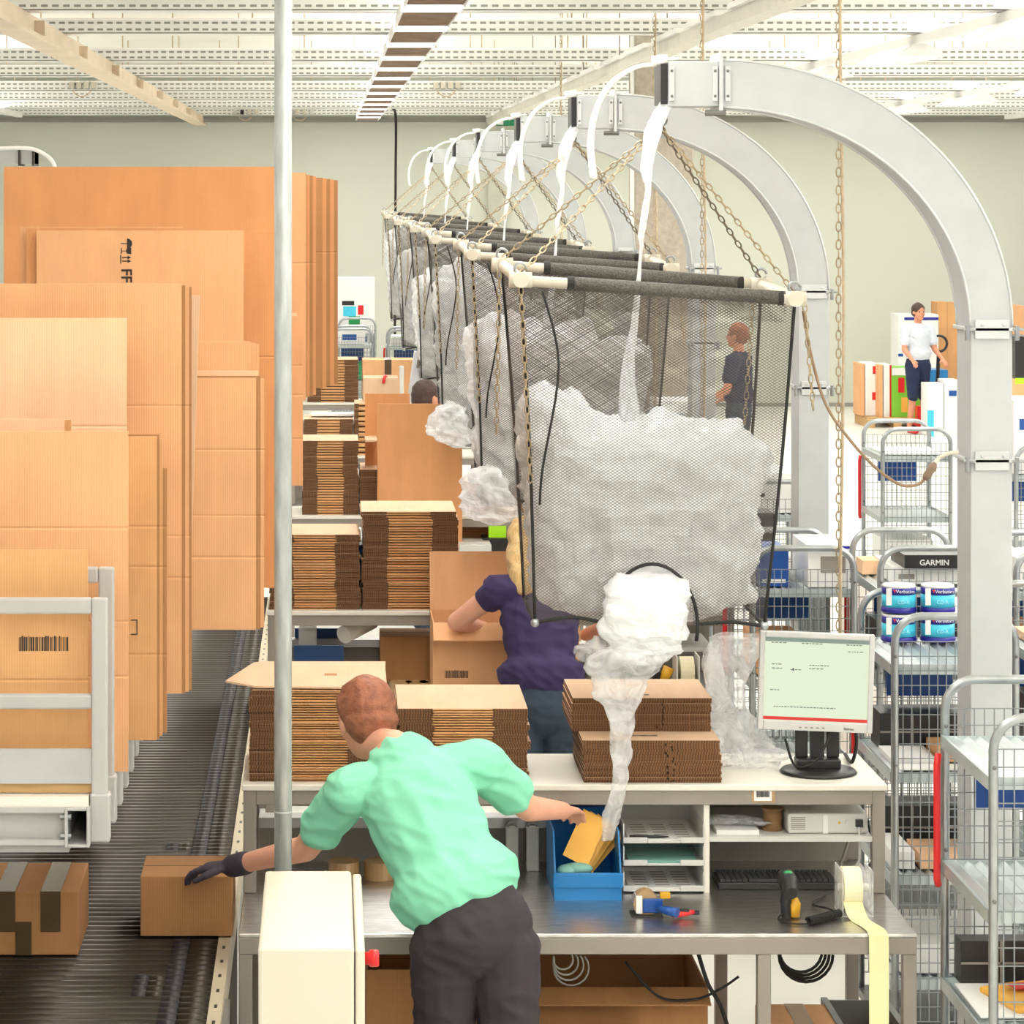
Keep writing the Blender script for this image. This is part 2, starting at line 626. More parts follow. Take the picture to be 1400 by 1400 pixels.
bm_ = thing('lamp_beam', 'long pale beam with white fittings running past the pillar', 'beam', (2.3, 24, 3.96))
MB().box(2.22, 2.34, 12.5, 40.9, 3.95, 4.03).build('rail', M('pale_beam', (222, 218, 206), 0.5, var=0.06), bm_)
for k in range(15):
    y = 12.8 + k * 1.87
    MB().box(2.19, 2.37, y, y + 1.35, 4.03, 4.062).build('fitting', LAMP_WHITE, bm_)
for k in range(9):
    y = 13.2 + k * 3.2
    MB().cyl((2.28, y, 4.03), (2.28, y, 4.75), .006, 6).build('hanger_rod', GREY_FRAME, bm_)
lb = thing('ceiling_beam', 'tan perforated beam crossing the ceiling at upper left', 'beam', (-1.76, 26, 3.93))
MB().box(-1.80, -1.72, 12, 40.8, 3.955, 4.064).build('web', BEAM_TAN, lb)
MB().box(-1.84, -1.68, 12, 40.8, 3.93, 3.955).build('flange', BEAM_TAN, lb)
for k in range(8):
    y = 17.2 + k * 3.1
    MB().box(-1.72, -1.66, y, y + 0.1, 3.955, 4.04).build('bracket', BEAM_TAN, lb)

# perforated cable trays
ords = ['nearest', 'second', 'third', 'fourth', 'fifth', 'sixth', 'seventh', 'farthest']
for k, off in enumerate((255, 222, 183, 161, 140, 127, 115, 103)):
    y = min(1.06 * F / off, 40.5)
    z = H + 1.06 - 0.045
    t = thing('cable_tray', 'white perforated steel cable tray across the hall, %s from the camera' % ords[k], 'cable tray', (0, y, z), 'perforated cable trays')
    mb = MB()
    mb.box(-9, 14, y, y + 0.006, z, z + 0.09).box(-9, 14, y, y + 0.3, z, z + 0.005).box(-9, 14, y + 0.295, y + 0.3, z, z + 0.09)
    mb.build('tray_channel', PERF, t)
    for j in range(15):
        x = -5.0 + j * 1.05 + (k % 3) * 0.31
        MB().cyl((x, y + 0.15, z + 0.004), (x, y + 0.15, 4.75), 0.006, 5).build('hanger_rod', ROPE, t)
    MB().box(-9, 14, y - 0.008, y + 0.002, z + 0.085, z + 0.1).build('lip', LAMP_WHITE, t)


def lamp_row(label, x, z, y0, y1, style):
    t = thing('lamp_row', label, 'ceiling lamp', (x, (y0 + y1) / 2, z))
    if style == 'louvre':
        MB().box(x - 0.13, x + 0.13, y0, y1, z + 0.05, z + 0.11).build('trunking', LAMP_WHITE, t)
        n = int((y1 - y0) / 1.86)
        for i in range(n):
            a = y0 + i * 1.86
            MB().box(x - 0.15, x + 0.15, a, a + 0.42, z, z + 0.06).build('diffuser', LAMP_ON, t)
            mb = MB()
            mb.box(x - 0.15, x - 0.14, a + 0.42, a + 1.86, z, z + 0.06).box(x + 0.14, x + 0.15, a + 0.42, a + 1.86, z, z + 0.06)
            mb.build('side_rail', LAMP_WHITE, t)
            mb = MB()
            mb.box(x - 0.14, x + 0.14, a + 0.43, a + 1.85, z + 0.035, z + 0.05)
            for j in range(9):
                b = a + 0.47 + j * 0.155
                mb.box(x - 0.14, x + 0.14, b, b + 0.01, z + 0.002, z + 0.035)
            mb.build('louvre', LOUVRE, t)
    else:
        MB().box(x - 0.04, x + 0.04, y0, y1, z + 0.06, z + 0.12).build('trunking', LAMP_WHITE, t)
        n = int((y1 - y0) / 3.4)
        for i in range(n):
            a = y0 + i * 3.4
            mb = MB()
            vs = [(x - 0.05, a, z + 0.06), (x + 0.05, a, z + 0.06), (x + 0.17, a, z - 0.02), (x - 0.17, a, z - 0.02)]
            vs += [(p[0], a + 1.5, p[2]) for p in vs]
            mb.add(vs, [(0, 1, 5, 4), (1, 2, 6, 5), (3, 0, 4, 7), (0, 3, 2, 1), (4, 5, 6, 7)])
            mb.build('reflector', LAMP_WHITE, t)
            MB().cyl((x, a + 0.05, z + 0.005), (x, a + 1.45, z + 0.005), 0.02, 8).build('tube', LAMP_ON, t)
    l = bpy.data.lights.new('lamp_glow', 'AREA')
    l.shape = 'RECTANGLE'
    l.size = 0.24
    l.size_y = (y1 - y0) * 0.98
    l.energy = LAMP_W
    l.color = (1, 0.985, 0.955)
    lo = bpy.data.objects.new('lamp_glow', l)
    COL.objects.link(lo)
    lo.parent = t
    lo.location = (0, 0, -0.03)
    l2 = l.copy()  # extra upward light, added to brighten the ceiling above the row
    l2.energy = LAMP_W * 0.8
    l2.size = 0.1
    up = bpy.data.objects.new('ceiling_fill_uplight', l2)
    COL.objects.link(up)
    up.parent = t
    up.location = (0, 0, 0.135)
    up.rotation_euler = (math.pi, 0, 0)
    return t


lamp_row('strip of bronze louvred ceiling lamps over the packing tables', 0.53, 3.95, -6.0 + 0.04, 40.3, 'louvre')
lamp_row('white batten lamps with reflectors at upper right, first row past the arches', 3.9, 3.94, -8.0, 40.0, 'batten')
lamp_row('white batten lamps at upper right, second row past the arches', 6.6, 3.94, -8.0, 40.0, 'batten')
lamp_row('white batten lamps at the far right below the trays, third row', 9.3, 3.94, -8.0, 40.0, 'batten')
lamp_row('white batten lamps at the far left edge near the wall rail', -4.1, 3.94, -8.0, 39.0, 'batten')

# emergency exit sign
es = thing('exit_sign', 'green and white emergency exit sign with arrow under the cable trays', 'sign', W(697, 172, 39.5))
a, b = W(679, 172, 39.5), W(715, 150, 39.5)
MB().box(a.x, b.x, 39.5, 39.56, a.z, b.z).build('sign_board', EXIT_G, es)
MB().box(a.x + 0.01, a.x + 0.09, 39.49, 39.5, a.z + 0.015, b.z - 0.015).build('door_pictogram', WHITE, es)
cx, cz = a.x + 0.16, (a.z + b.z) / 2
MB().box(cx, cx + 0.08, 39.49, 39.5, cz - 0.014, cz + 0.014).prism([(cx - 0.03, cz), (cx + 0.02, cz - 0.04), (cx + 0.02, cz + 0.04)], 39.49, 39.5).build('arrow', WHITE, es)
mb = MB().ell((b.x - 0.06, 39.495, cz + 0.06), (0.018, 0.01, 0.018))
for p, q in (((-0.06, 0.04), (-0.07, -0.01)), ((-0.07, -0.01), (-0.03, -0.05)), ((-0.07, -0.01), (-0.11, -0.06)), ((-0.06, 0.03), (-0.1, 0.0)), ((-0.06, 0.03), (-0.02, 0.01))):
    mb.cyl((b.x + p[0], 39.495, cz + p[1]), (b.x + q[0], 39.495, cz + q[1]), 0.012, 6)
mb.build('running_figure', WHITE, es)
MB().cyl((a.x + 0.1, 39.53, b.z), (a.x + 0.1, 39.53, 4.75), 0.006, 6).cyl((b.x - 0.08, 39.53, b.z), (b.x - 0.08, 39.53, 4.75), 0.006, 6).build('hanger', GREY_FRAME, es)

# cable drop on the back wall and small junction boxes on the trays
tag(MB().tube(smooth_path([W(536, 132, 40.3), W(536, 146, 40.3), W(541, 160, 40.3), W(541, 230, 40.3), W(540, 380, 40.3), W(540, 556, 40.3)]), 0.02, 6).build('power_cable', CORD, smooth=True),
    'black power cable hanging down the back wall', 'cable')
for k, (x, y, d) in enumerate(((112, 116, 30.288), (610, 116, 30.288), (335, 153, 40.502), (410, 153, 40.502))):
    t = thing('junction_box', ['cream socket cluster on a cable tray at upper left', 'cream socket cluster with looped wire beside the louvred lamps',
              'small dark socket cluster above the wall rail, left of the pole', 'small socket cluster above the wall rail at the pole'][k], 'socket', W(x, y, d - 0.04))
    for j in range(4):
        p = W(x - 14 + j * 10, y, d - 0.04)
        MB().box(p.x - 0.025, p.x + 0.025, d - 0.07, d - 0.01, p.z - 0.035, p.z + 0.03).build('socket', [BEIGE_PIPE, BEIGE_PIPE, GREY_PL, BLACK][(j + k) % 4 if k > 1 else j % 2], t, bevel=0.004)
    p = W(x, y, d - 0.04)
    MB().tube(arc((p.x, p.y, p.z - 0.02), 0.1, 200, 340, 10), 0.006, 5).build('wire_loop', ROPE, t, smooth=True)

# ================================================================== conveyor
CX0, CX1, CZ = -1.32, -0.335, 0.75
cv = thing('roller_conveyor', 'long steel roller conveyor with dark stripe under the cardboard rack', 'conveyor', ((CX0 + CX1) / 2, 12, 0))
ROLL = M('roller_steel_shaded', (58, 51, 44), 0.4, 0.55, var=0.1, scale=5)  # steel darkened so the base colour holds the occlusion shade under the rack
ROLLB = M('roller_black_band', (36, 32, 38), 0.5, var=0.1)
PERFR = M('kraft_rail', (196, 184, 158), 0.45, 0.1, var=0.06)


def roller_mesh(extra):
    mb = MB()
    r, n = 0.0225, 10
    xs = [(CX0, CX1 - 0.135, 0), (CX1 - 0.135, CX1 - 0.085, 1), (CX1 - 0.085, CX1, 0)]
    if extra:
        xs = [(CX0, CX1 - 0.225, 0), (CX1 - 0.225, CX1 - 0.185, 1), (CX1 - 0.185, CX1 - 0.135, 0)] + xs[1:]
    for x0, x1, mi in xs:
        rr = r + (0.0015 if mi else 0)
        mb.cyl((x0, 0, CZ - 0.025), (x1, 0, CZ - 0.025), rr, n, mi)
    return mb


P, y0r, nr = 0.0575, 6.9, 168
base = roller_mesh(False).build('roller', [ROLL, ROLLB], cv, smooth=True)
base2 = roller_mesh(True).build('roller', [ROLL, ROLLB], cv, smooth=True)
o = WL[cv.name]
base.location = (0, y0r, 0)
base2.location = (0, y0r + P, 0)
for i in range(2, nr):
    src = base2 if (i % 16) in (10, 11, 12, 13) and i < 60 else base
    c = src.copy()
    COL.objects.link(c)
    c.parent = cv
    c.location = (0, y0r + i * P, 0)
mb = MB()
YR1 = y0r + nr * P
mb.box(CX1 + 0.002, CX1 + 0.04, 6.8, YR1, CZ - 0.12, CZ - 0.004)
mb.build('side_rail', PERFR, cv)
MB().box(CX0 - 0.05, CX0 - 0.002, 6.8, YR1, CZ - 0.12, CZ + 0.02).build('side_rail', GREY_FRAME, cv)
for i in range(60):
    y = 6.95 + i * 0.16
    MB().box(CX1 + 0.017, CX1 + 0.026, y, y + 0.03, CZ - 0.006, CZ - 0.003).build('rail_slot', BLACK, cv)
MB().box(CX1 + 0.041, CX1 + 0.055, 6.8, 8.45, CZ - 0.2, CZ - 0.04).build('guard_plate', GALV, cv)
for y in (7.2, 9.6, 12.0, 14.4, 16.3):
    mb = MB()
    for x in (CX0 - 0.03, CX1 + 0.02):
        mb.box(x - 0.02, x + 0.02, y, y + 0.05, 0, CZ - 0.12)
    mb.box(CX0 - 0.03, CX1 + 0.02, y, y + 0.05, 0.3, 0.35)
    mb.build('support_leg', GREY_FRAME, cv)
MB().box(CX0 + 0.02, CX1 - 0.02, 6.9, YR1, CZ - 0.32, CZ - 0.3).build('drip_tray', DARKMETAL, cv)

# ================================================================== standing cardboard rack
RY = 7.6
rk = thing('cardboard_rack', 'grey steel divider rack holding upright cardboard above the conveyor', 'rack', (-1.0, 9, 0))
XR = -0.57


def Z(py, d):
    return H - (py - PY) / F * d


def X(px, d):
    return (px - PX) / F * d


frame = MB()
tw = 0.042


def divider(y, zt, zb, first=False):
    mb = MB()
    mb.box(XR - tw, XR, y, y + 0.03, zb, zt)
    mb.box(-1.5, XR - tw, y, y + 0.03, zt - tw, zt)
    mb.box(-1.5, -1.5 + tw, y, y + 0.03, zb, zt - tw)
    if first:
        mb.box(-1.5 + tw, XR - tw, y, y + 0.03, Z(970, RY), Z(950, RY))
    mb.build('divider_frame', GREY_RACK, rk, bevel=0.006)
    ft = MB()
    ft.box(XR - tw - 0.004, XR + 0.006, y - 0.005, y + 0.045, Z(1152, RY), Z(1085, RY))
    ft.build('post_foot', GREY_RACK, rk, bevel=0.006)


divider(RY, Z(818, RY), Z(1090, RY), True)
for k in range(1, 11):
    zt = Z(818, RY) + (0.05 if k == 1 else 0.0)
    divider(RY + 0.23 * k, zt, Z(1090, RY))
MB().box(-1.46, XR - tw, RY + 0.005, RY + 0.02, Z(1072, RY), Z(1025, RY)).build('lower_plate', M('rack_plate', (176, 176, 176), 0.4), rk)
MB().box(-1.5, XR - tw, RY + 0.02, RY + 2.6, Z(1086, RY), Z(1073, RY)).build('wooden_base', WOODEN, rk)
MB().box(-1.5, XR - tw - 0.006, RY - 0.02, RY + 0.03, Z(1101, RY), Z(1087, RY)).build('base_lip', CREAM, rk)
mb = MB()
xa = X(92, RY)
mb.box(-1.5, xa, RY, RY + 0.012, Z(1150, RY), Z(1104, RY)).box(-1.5, xa, RY - 0.03, RY + 0.0, Z(1152, RY), Z(1145, RY)).box(-1.5, xa, RY - 0.03, RY, Z(1108, RY), Z(1101, RY))
mb.build('base_channel', GREY_RACK, rk)
mb = MB()
z0, z1, x0, x1 = Z(1155, RY), Z(1101, RY), X(90, RY), X(124, RY)
w = 0.008
mb.box(x0, x0 + w, RY - 0.035, RY + 2.6, z0, z1).box(x1 - w, x1, RY - 0.035, RY + 2.6, z0, z1)
mb.box(x0 + w, x1 - w, RY - 0.035, RY + 2.6, z0, z0 + w).box(x0 + w, x1 - w, RY - 0.035, RY + 2.6, z1 - w, z1)
mb.build('hollow_rail', GREY_RACK, rk, bevel=0.002)
for zz in (Z(1115, RY), Z(1141, RY)):
    MB().cyl((x0 - 0.012, RY - 0.02, zz), (x0 + 0.016, RY - 0.02, zz), 0.008, 6).build('bolt', GALV, rk)
for y in (RY, RY + 1.3, RY + 2.55):
    MB().box(-1.56, -1.5, y, y + 0.06, 0, Z(1085, RY)).box(-1.5, XR - 0.1, y, y + 0.06, Z(1160, RY) - 0.01, Z(1155, RY)).build('rack_leg', GREY_RACK, rk)
for y, zt in ((10.25, 2.24), (11.35, 2.2), (12.35, 2.24)):
    MB().box(-1.56, -1.5, y, y + 0.06, 0, zt - 0.03).build('rack_leg', GREY_RACK, rk)
MB().box(-1.56, -0.42, 10.2, 10.9, 1.72, 1.76).build('upper_deck', WOODEN, rk)
MB().box(-1.56, -0.25, 11.1, 12.6, 2.19, 2.22).build('upper_deck', WOODEN, rk)
MB().box(-1.56, -1.5, 10.2, 10.26, 0, 1.72).build('rack_leg', GREY_RACK, rk)


def sheet(label, x0p, y0p, x1p, y1p, d, mat, th=0.007, cz=(), cx=(), lean=0.0, xleft=None, zbot=None, group='upright cardboard in the rack', n=1, step=None):
    """one upright folded carton: two liners with a gap, scored creases as real grooves"""
    xr, zt = X(x1p, d), Z(y0p, d)
    xl = X(x0p, d) if xleft is None else xleft
    zb = Z(y1p, d) if zbot is None else zbot
    zs = sorted([zb, zt] + [Z(c, d) for c in cz])
    prof = []
    for i, z in enumerate(zs):
        if 0 < i < len(zs) - 1:
            prof += [(z - 0.005, 0), (z, 0.0022), (z + 0.005, 0)]
        else:
            prof.append((z, 0))

    def liner(dy, flip, mb):
        vs, fs = [], []
        t2 = th * 0.45
        k = len(prof)
        for x in (xl, xr):
            for z, g in prof:
                sh = lean * (z - zb)
                vs.append((x + sh * 0, d + dy + g + sh, z))
            for z, g in prof:
                sh = lean * (z - zb)
                vs.append((x, d + dy + t2 + sh, z))
        m2 = 2 * k
        for i in range(k - 1):
            fs.append((i, i + 1, m2 + i + 1, m2 + i))
            fs.append((k + i, m2 + k + i, m2 + k + i + 1, k + i + 1))
            fs.append((i, k + i, k + i + 1, i + 1))
            fs.append((m2 + i, m2 + i + 1, m2 + k + i + 1, m2 + k + i))
        fs.append((0, m2, m2 + k, k))
        fs.append((k - 1, k - 1 + k, m2 + k + k - 1, m2 + k - 1))
        mb.add(vs, fs, 0)
    mb = MB()
    liner(0, 0, mb)
    liner(th * 0.55, 0, mb)
    ins = 0.004
    mb.add([(xl + ins, d + th * .45 + 0, zb + ins), (xr - ins, d + th * .45, zb + ins), (xr - ins, d + th * .45 + lean * (zt - zb), zt - ins), (xl + ins, d + th * .45 + lean * (zt - zb), zt - ins),
            (xl + ins, d + th * .55 + 0, zb + ins), (xr - ins, d + th * .55, zb + ins), (xr - ins, d + th * .55 + lean * (zt - zb), zt - ins), (xl + ins, d + th * .55 + lean * (zt - zb), zt - ins)],
           [(0, 1, 5, 4), (1, 2, 6, 5), (2, 3, 7, 6), (3, 0, 4, 7)], 1)
    ob = mb.build('cardboard_sheet', [mat, EDGE])
    return tag(ob, label, 'cardboard', group)


# front to back, each at its own depth
sA = sheet('tan cardboard with printed barcode behind the front rack frame', -60, 752, 120, 1068, 7.68, K_TAN, cz=(930,))
sheet('orange cardboard with two fold lines reaching lowest beside the front rack frame', -60, 590, 175, 1055, 7.95, K_MID, th=0.012, cz=(722, 850, 925), zbot=None)
sheet('short cardboard with white cut top edge at the left photo border', -60, 573, 88, 800, 8.03, K_PALE, cz=())
sheet('short cardboard behind the white edged one at the left photo border', -60, 574, 97, 800, 8.06, K_TAN)
for k, (xx, yy, y2) in enumerate(((214, 597, 1012), (218, 594, 1010), (222, 600, 1006), (228, 640, 1002))):
    sheet(['tan cardboard with a small bracket print', 'second sheet of the tan bundle right of the bracket print', 'third sheet of the tan bundle right of the bracket print',
           'rear sheet of the tan bundle right of the bracket print'][k], -60, yy, xx, y2, 8.14 + 0.02 * k, K_DARK if k % 2 else K_TAN, th=0.011, cz=(720, 775, 895))
sE = sheet('pale plain cardboard with blank face, upper left of the rack', -60, 435, 173, 760, 8.34, K_PALE, th=0.01, cz=(583,))
for k, (xx, yy, y2) in enumerate(((248, 388, 948), (253, 390, 948), (258, 392, 946), (262, 392, 944))):
    sheet('tall orange cardboard of the bundle behind the pale plain one, sheet %s from the front' % ('first', 'second', 'third', 'fourth')[k],
          -60, yy, xx, y2, 8.48 + 0.024 * k, K_DARK if k % 2 else K_MID, th=0.012, cz=(555, 733, 790))
# leaning narrow sheet
mb = MB()
a, b, c, e = W(262, 404, 8.7), W(273, 404, 8.7), W(262, 745, 8.7), W(254, 745, 8.7)
mb.add([a, b, c, e] + [p + Vector((0, 0.008, 0)) for p in (a, b, c, e)], [(0, 1, 2, 3), (4, 7, 6, 5), (0, 4, 5, 1), (1, 5, 6, 2), (2, 6, 7, 3), (3, 7, 4, 0)])
tag(mb.build('cardboard_sheet', K_TOP), 'narrow pale cardboard strip leaning at the edge of the tall bundle', 'cardboard', 'upright cardboard in the rack')
for k, (xl_, xx, yy, y2) in enumerate(((190, 350, 517, 861), (190, 356, 514, 860), (190, 361, 518, 858))):
    sheet(['small orange cardboard with two score lines hanging over the dark rollers', 'second sheet behind the small scored cardboard', 'third sheet behind the small scored cardboard'][k],
          xl_, yy, xx, y2, 9.0 + 0.02 * k, K_DARK if k == 1 else K_MID, th=0.012, cz=(615, 705, 762))
sheet('cardboard with pale top edge just above the small scored cardboard', 190, 507, 353, 850, 9.1, K_PALE)
for k in range(3):
    sheet('narrow cardboard behind the small scored one, sheet %s' % ('first', 'second', 'third')[k], 190, 467 + k * 2, 342 + k * 6, 840, 9.3 + k * 0.03, K_MID, th=0.012)
sI = sheet('large cardboard with umbrella, glass, arrows and letters printed sideways', 50, 315, 333, 800, 9.6, K_MID, th=0.012)
sheet('large cardboard just behind the printed one, darker left edge', 36, 312, 320, 800, 9.63, K_ORANGE, th=0.01)
sheet('cardboard peeping out at the left behind the printed one', 28, 310, 250, 800, 9.66, K_MID, th=0.01)
sheet('broad shaded cardboard right of the printed one behind the pole', 60, 317, 399, 860, 9.75, K_ORANGE, th=0.012, cz=(488,), zbot=1.72)
sheet('narrow cardboard with a score line peeping out right of the pole', 250, 432, 414, 664, 10.0, K_MID, th=0.012, cz=(500, 540, 600))
sheet('thin pale cardboard edge above the narrow one right of the pole', 250, 428, 406, 664, 10.06, K_PALE)
sheet('largest plain orange cardboard at the top of the rack', 5, 228, 397, 700, 10.6, K_ORANGE, th=0.012, zbot=1.765, xleft=-1.17)
sheet('plain cardboard behind the largest one with pale top edge', 5, 236, 418, 520, 11.4, K_MID, th=0.02, cz=(360,), zbot=2.225)
for k in range(4):
    sheet('tall cardboard of the near bundle right of the pole, sheet %s' % ('first', 'second', 'third', 'fourth')[k],
          200, 238 + k, 419 + k * 4.3, 521 - k * 2, 11.55 + k * 0.05, K_ORANGE if k % 2 else K_DARK, th=0.022, cz=(360,), zbot=2.225)
for k in range(5):
    sheet('tall cardboard of the far bundle right of the pole, sheet %s' % ('first', 'second', 'third', 'fourth', 'fifth')[k],
          250, 243 + k * 0.8, 441 + k * 5.2, 478 - (k % 2) * 3, 12.1 + k * 0.06, K_ORANGE if k % 2 else K_DARK, th=0.024, cz=(345,), zbot=2.225 + 0.0)

# prints on the cardboard


def barcode(parent, x0, x1, z0, z1, y, seed=1, mat=INK, name='barcode'):
    rnd = random.Random(seed)
    mb = MB()
    x = x0
    u = (x1 - x0) / 95
    while x < x1:
        w = u * rnd.choice((1, 1, 2, 3))
        mb.box(x, min(x + w, x1), y - 0.0008, y, z0 - (0.004 if rnd.random() < .2 else 0) * 0, z1 + (0.003 if rnd.random() < .3 else 0))
        x += w + u * rnd.choice((1, 1, 2))
    return mb.build(name, mat, parent)


barcode(sA, X(26, 7.68), X(94, 7.68), Z(890, 7.68), Z(871, 7.68), 7.68)
d = 9.6
text('print_letters', 'FF', 0.05, W(166, 367, d - 0.0012), INK, sI, xdir=(0, 0, -1), ydir=(1, 0, 0), bold=0.0008)
mb = MB()
c = W(172, 333, d)
# umbrella, glass and arrows printed sideways
y = d - 0.001
mb.prism([(c.x + 0.004 + 0.017 * math.sin(t), c.z + 0.017 * math.cos(t)) for t in [math.pi * i / 10 for i in range(11)]], y, d)
mb.box(c.x - 0.016, c.x + 0.004, y, d, c.z - 0.0015, c.z + 0.0015)
g = W(172, 343, d)
mb.prism([(g.x + 0.018, g.z + 0.011), (g.x + 0.018, g.z - 0.011), (g.x + 0.004, g.z - 0.009), (g.x + 0.0, g.z), (g.x + 0.004, g.z + 0.009)], y, d)
mb.box(g.x - 0.014, g.x, y, d, g.z - 0.001, g.z + 0.001).box(g.x - 0.016, g.x - 0.013, y, d, g.z - 0.01, g.z + 0.01)
for q in (352, 357):
    e = W(172, q, d)
    mb.box(e.x - 0.012, e.x + 0.008, y, d, e.z - 0.0018, e.z + 0.0018).prism([(e.x + 0.006, e.z - 0.006), (e.x + 0.018, e.z), (e.x + 0.006, e.z + 0.006)], y, d)
e = W(172, 354.5, d)
mb.box(e.x - 0.018, e.x - 0.015, y, d, e.z - 0.014, e.z + 0.014)
mb.build('handling_symbols', INK, sI)
mb = MB()
sB = [o for o in COL.objects if o.get('label', '').startswith('tan cardboard with a small bracket')][0]
d = 8.14
p, q = W(179, 868, d), W(188, 847, d)
mb.box(p.x, q.x, d - .001, d, p.z, p.z + .003).box(p.x, q.x, d - .001, d, q.z - .003, q.z).box(q.x - .003, q.x, d - .001, d, p.z, q.z)
mb.build('bracket_print', INK, sB)

# far left white hoop and duct top behind the cardboard
t = thing('pipe_hoop', 'white curved duct top showing above the largest cardboard at far left', 'duct', (-1.6, 15, 0))
d = 15.0
zc = Z(300, d)
pts = [W(-40, 205, d), W(0, 203, d), W(40, 203, d), W(62, 212, d), W(74, 226, d), W(80, 260, d)]
MB().tube(smooth_path(pts), 0.012, 6).build('hoop', WHITE, t, smooth=True)
p, q = W(-20, 224, d), W(46, 205, d)
MB().box(p.x, q.x, d + 0.05, d + 0.25, p.z, q.z).build('duct_box', DUCT, t)
MB().box(q.x - 0.012, q.x, d + 0.03, d + 0.27, p.z - 0.01, q.z + 0.01).box(X(24, d), X(27, d), d + 0.03, d + 0.27, p.z - 0.01, q.z + 0.01).build('flange', DARKMETAL, t)
MB().box(p.x - 0.2, p.x, d + 0.05, d + 0.25, 0, q.z).build('duct_leg', DUCT, t)

# ================================================================== pole and control cabinet
t = thing('galvanised_pole', 'upright galvanised steel pole in front of the packing table', 'pole', (X(387, 7.95), 7.95, 0))
x = X(387, 7.95)
MB().cyl((x, 7.95, 0), (x, 7.95, 4.75), 0.0238, 20).build('shaft', GALV_POLE, t, smooth=True)
MB().cyl((x, 7.95, Z(1112, 7.95)), (x, 7.95, Z(1108, 7.95)), 0.0246, 20).build('joint_ring', GALV_POLE, t, smooth=True)
MB().lathe((x, 7.95, 0), [(0.08, 0), (0.08, 0.012), (0.03, 0.016)]).build('floor_flange', GALV_POLE, t)

dc = 7.05
t = thing('control_cabinet', 'cream steel control cabinet at the foot of the pole', 'cabinet', (X(420, dc), dc + 0.4, 0))
xa, xb, zt = X(353, dc), X(484, dc), Z(1296, dc)
MB().box(xa, xb, dc, dc + 0.8, 0.3, zt).build('body', CREAM_CAB, t, bevel=0.008)
dr_ = MB().box(xb + 0.003, X(499, dc), dc + 0.01, dc + 0.79, 0.3, zt - 0.006).build('door', CREAM_CAB, t, bevel=0.006)
MB().box(xb, xb + 0.003, dc + 0.015, dc + 0.785, 0.31, zt - 0.015).build('door_seal', DARKMETAL, t)
MB().lathe((X(499, dc), dc + 0.18, Z(1310, dc + .18)), [(0.016, 0), (0.016, 0.012), (0.021, 0.014), (0.021, 0.033), (0.018, 0.037)], 16, axis='X').build('red_knob', RED, dr_, smooth=True)
MB().box(X(499, dc), X(499, dc) + 0.006, dc + 0.12, dc + 0.18, 0.75, 0.86).build('door_latch', GREY_PL, dr_)
MB().box(xa + 0.03, xb - 0.03, dc + 0.08, dc + 0.72, 0, 0.3).build('plinth', DARKMETAL, t)

# ================================================================== duct arches
AY = [9.3, 12.7, 16.4, 20.7, 24.6, 30.0]
AX, AZ, RX, RZ = 1.251, 2.603, 0.928, 0.856
OX, OZ = 0.795, 0.706
nth = ['nearest', 'second', 'third', 'fourth', 'fifth', 'farthest']


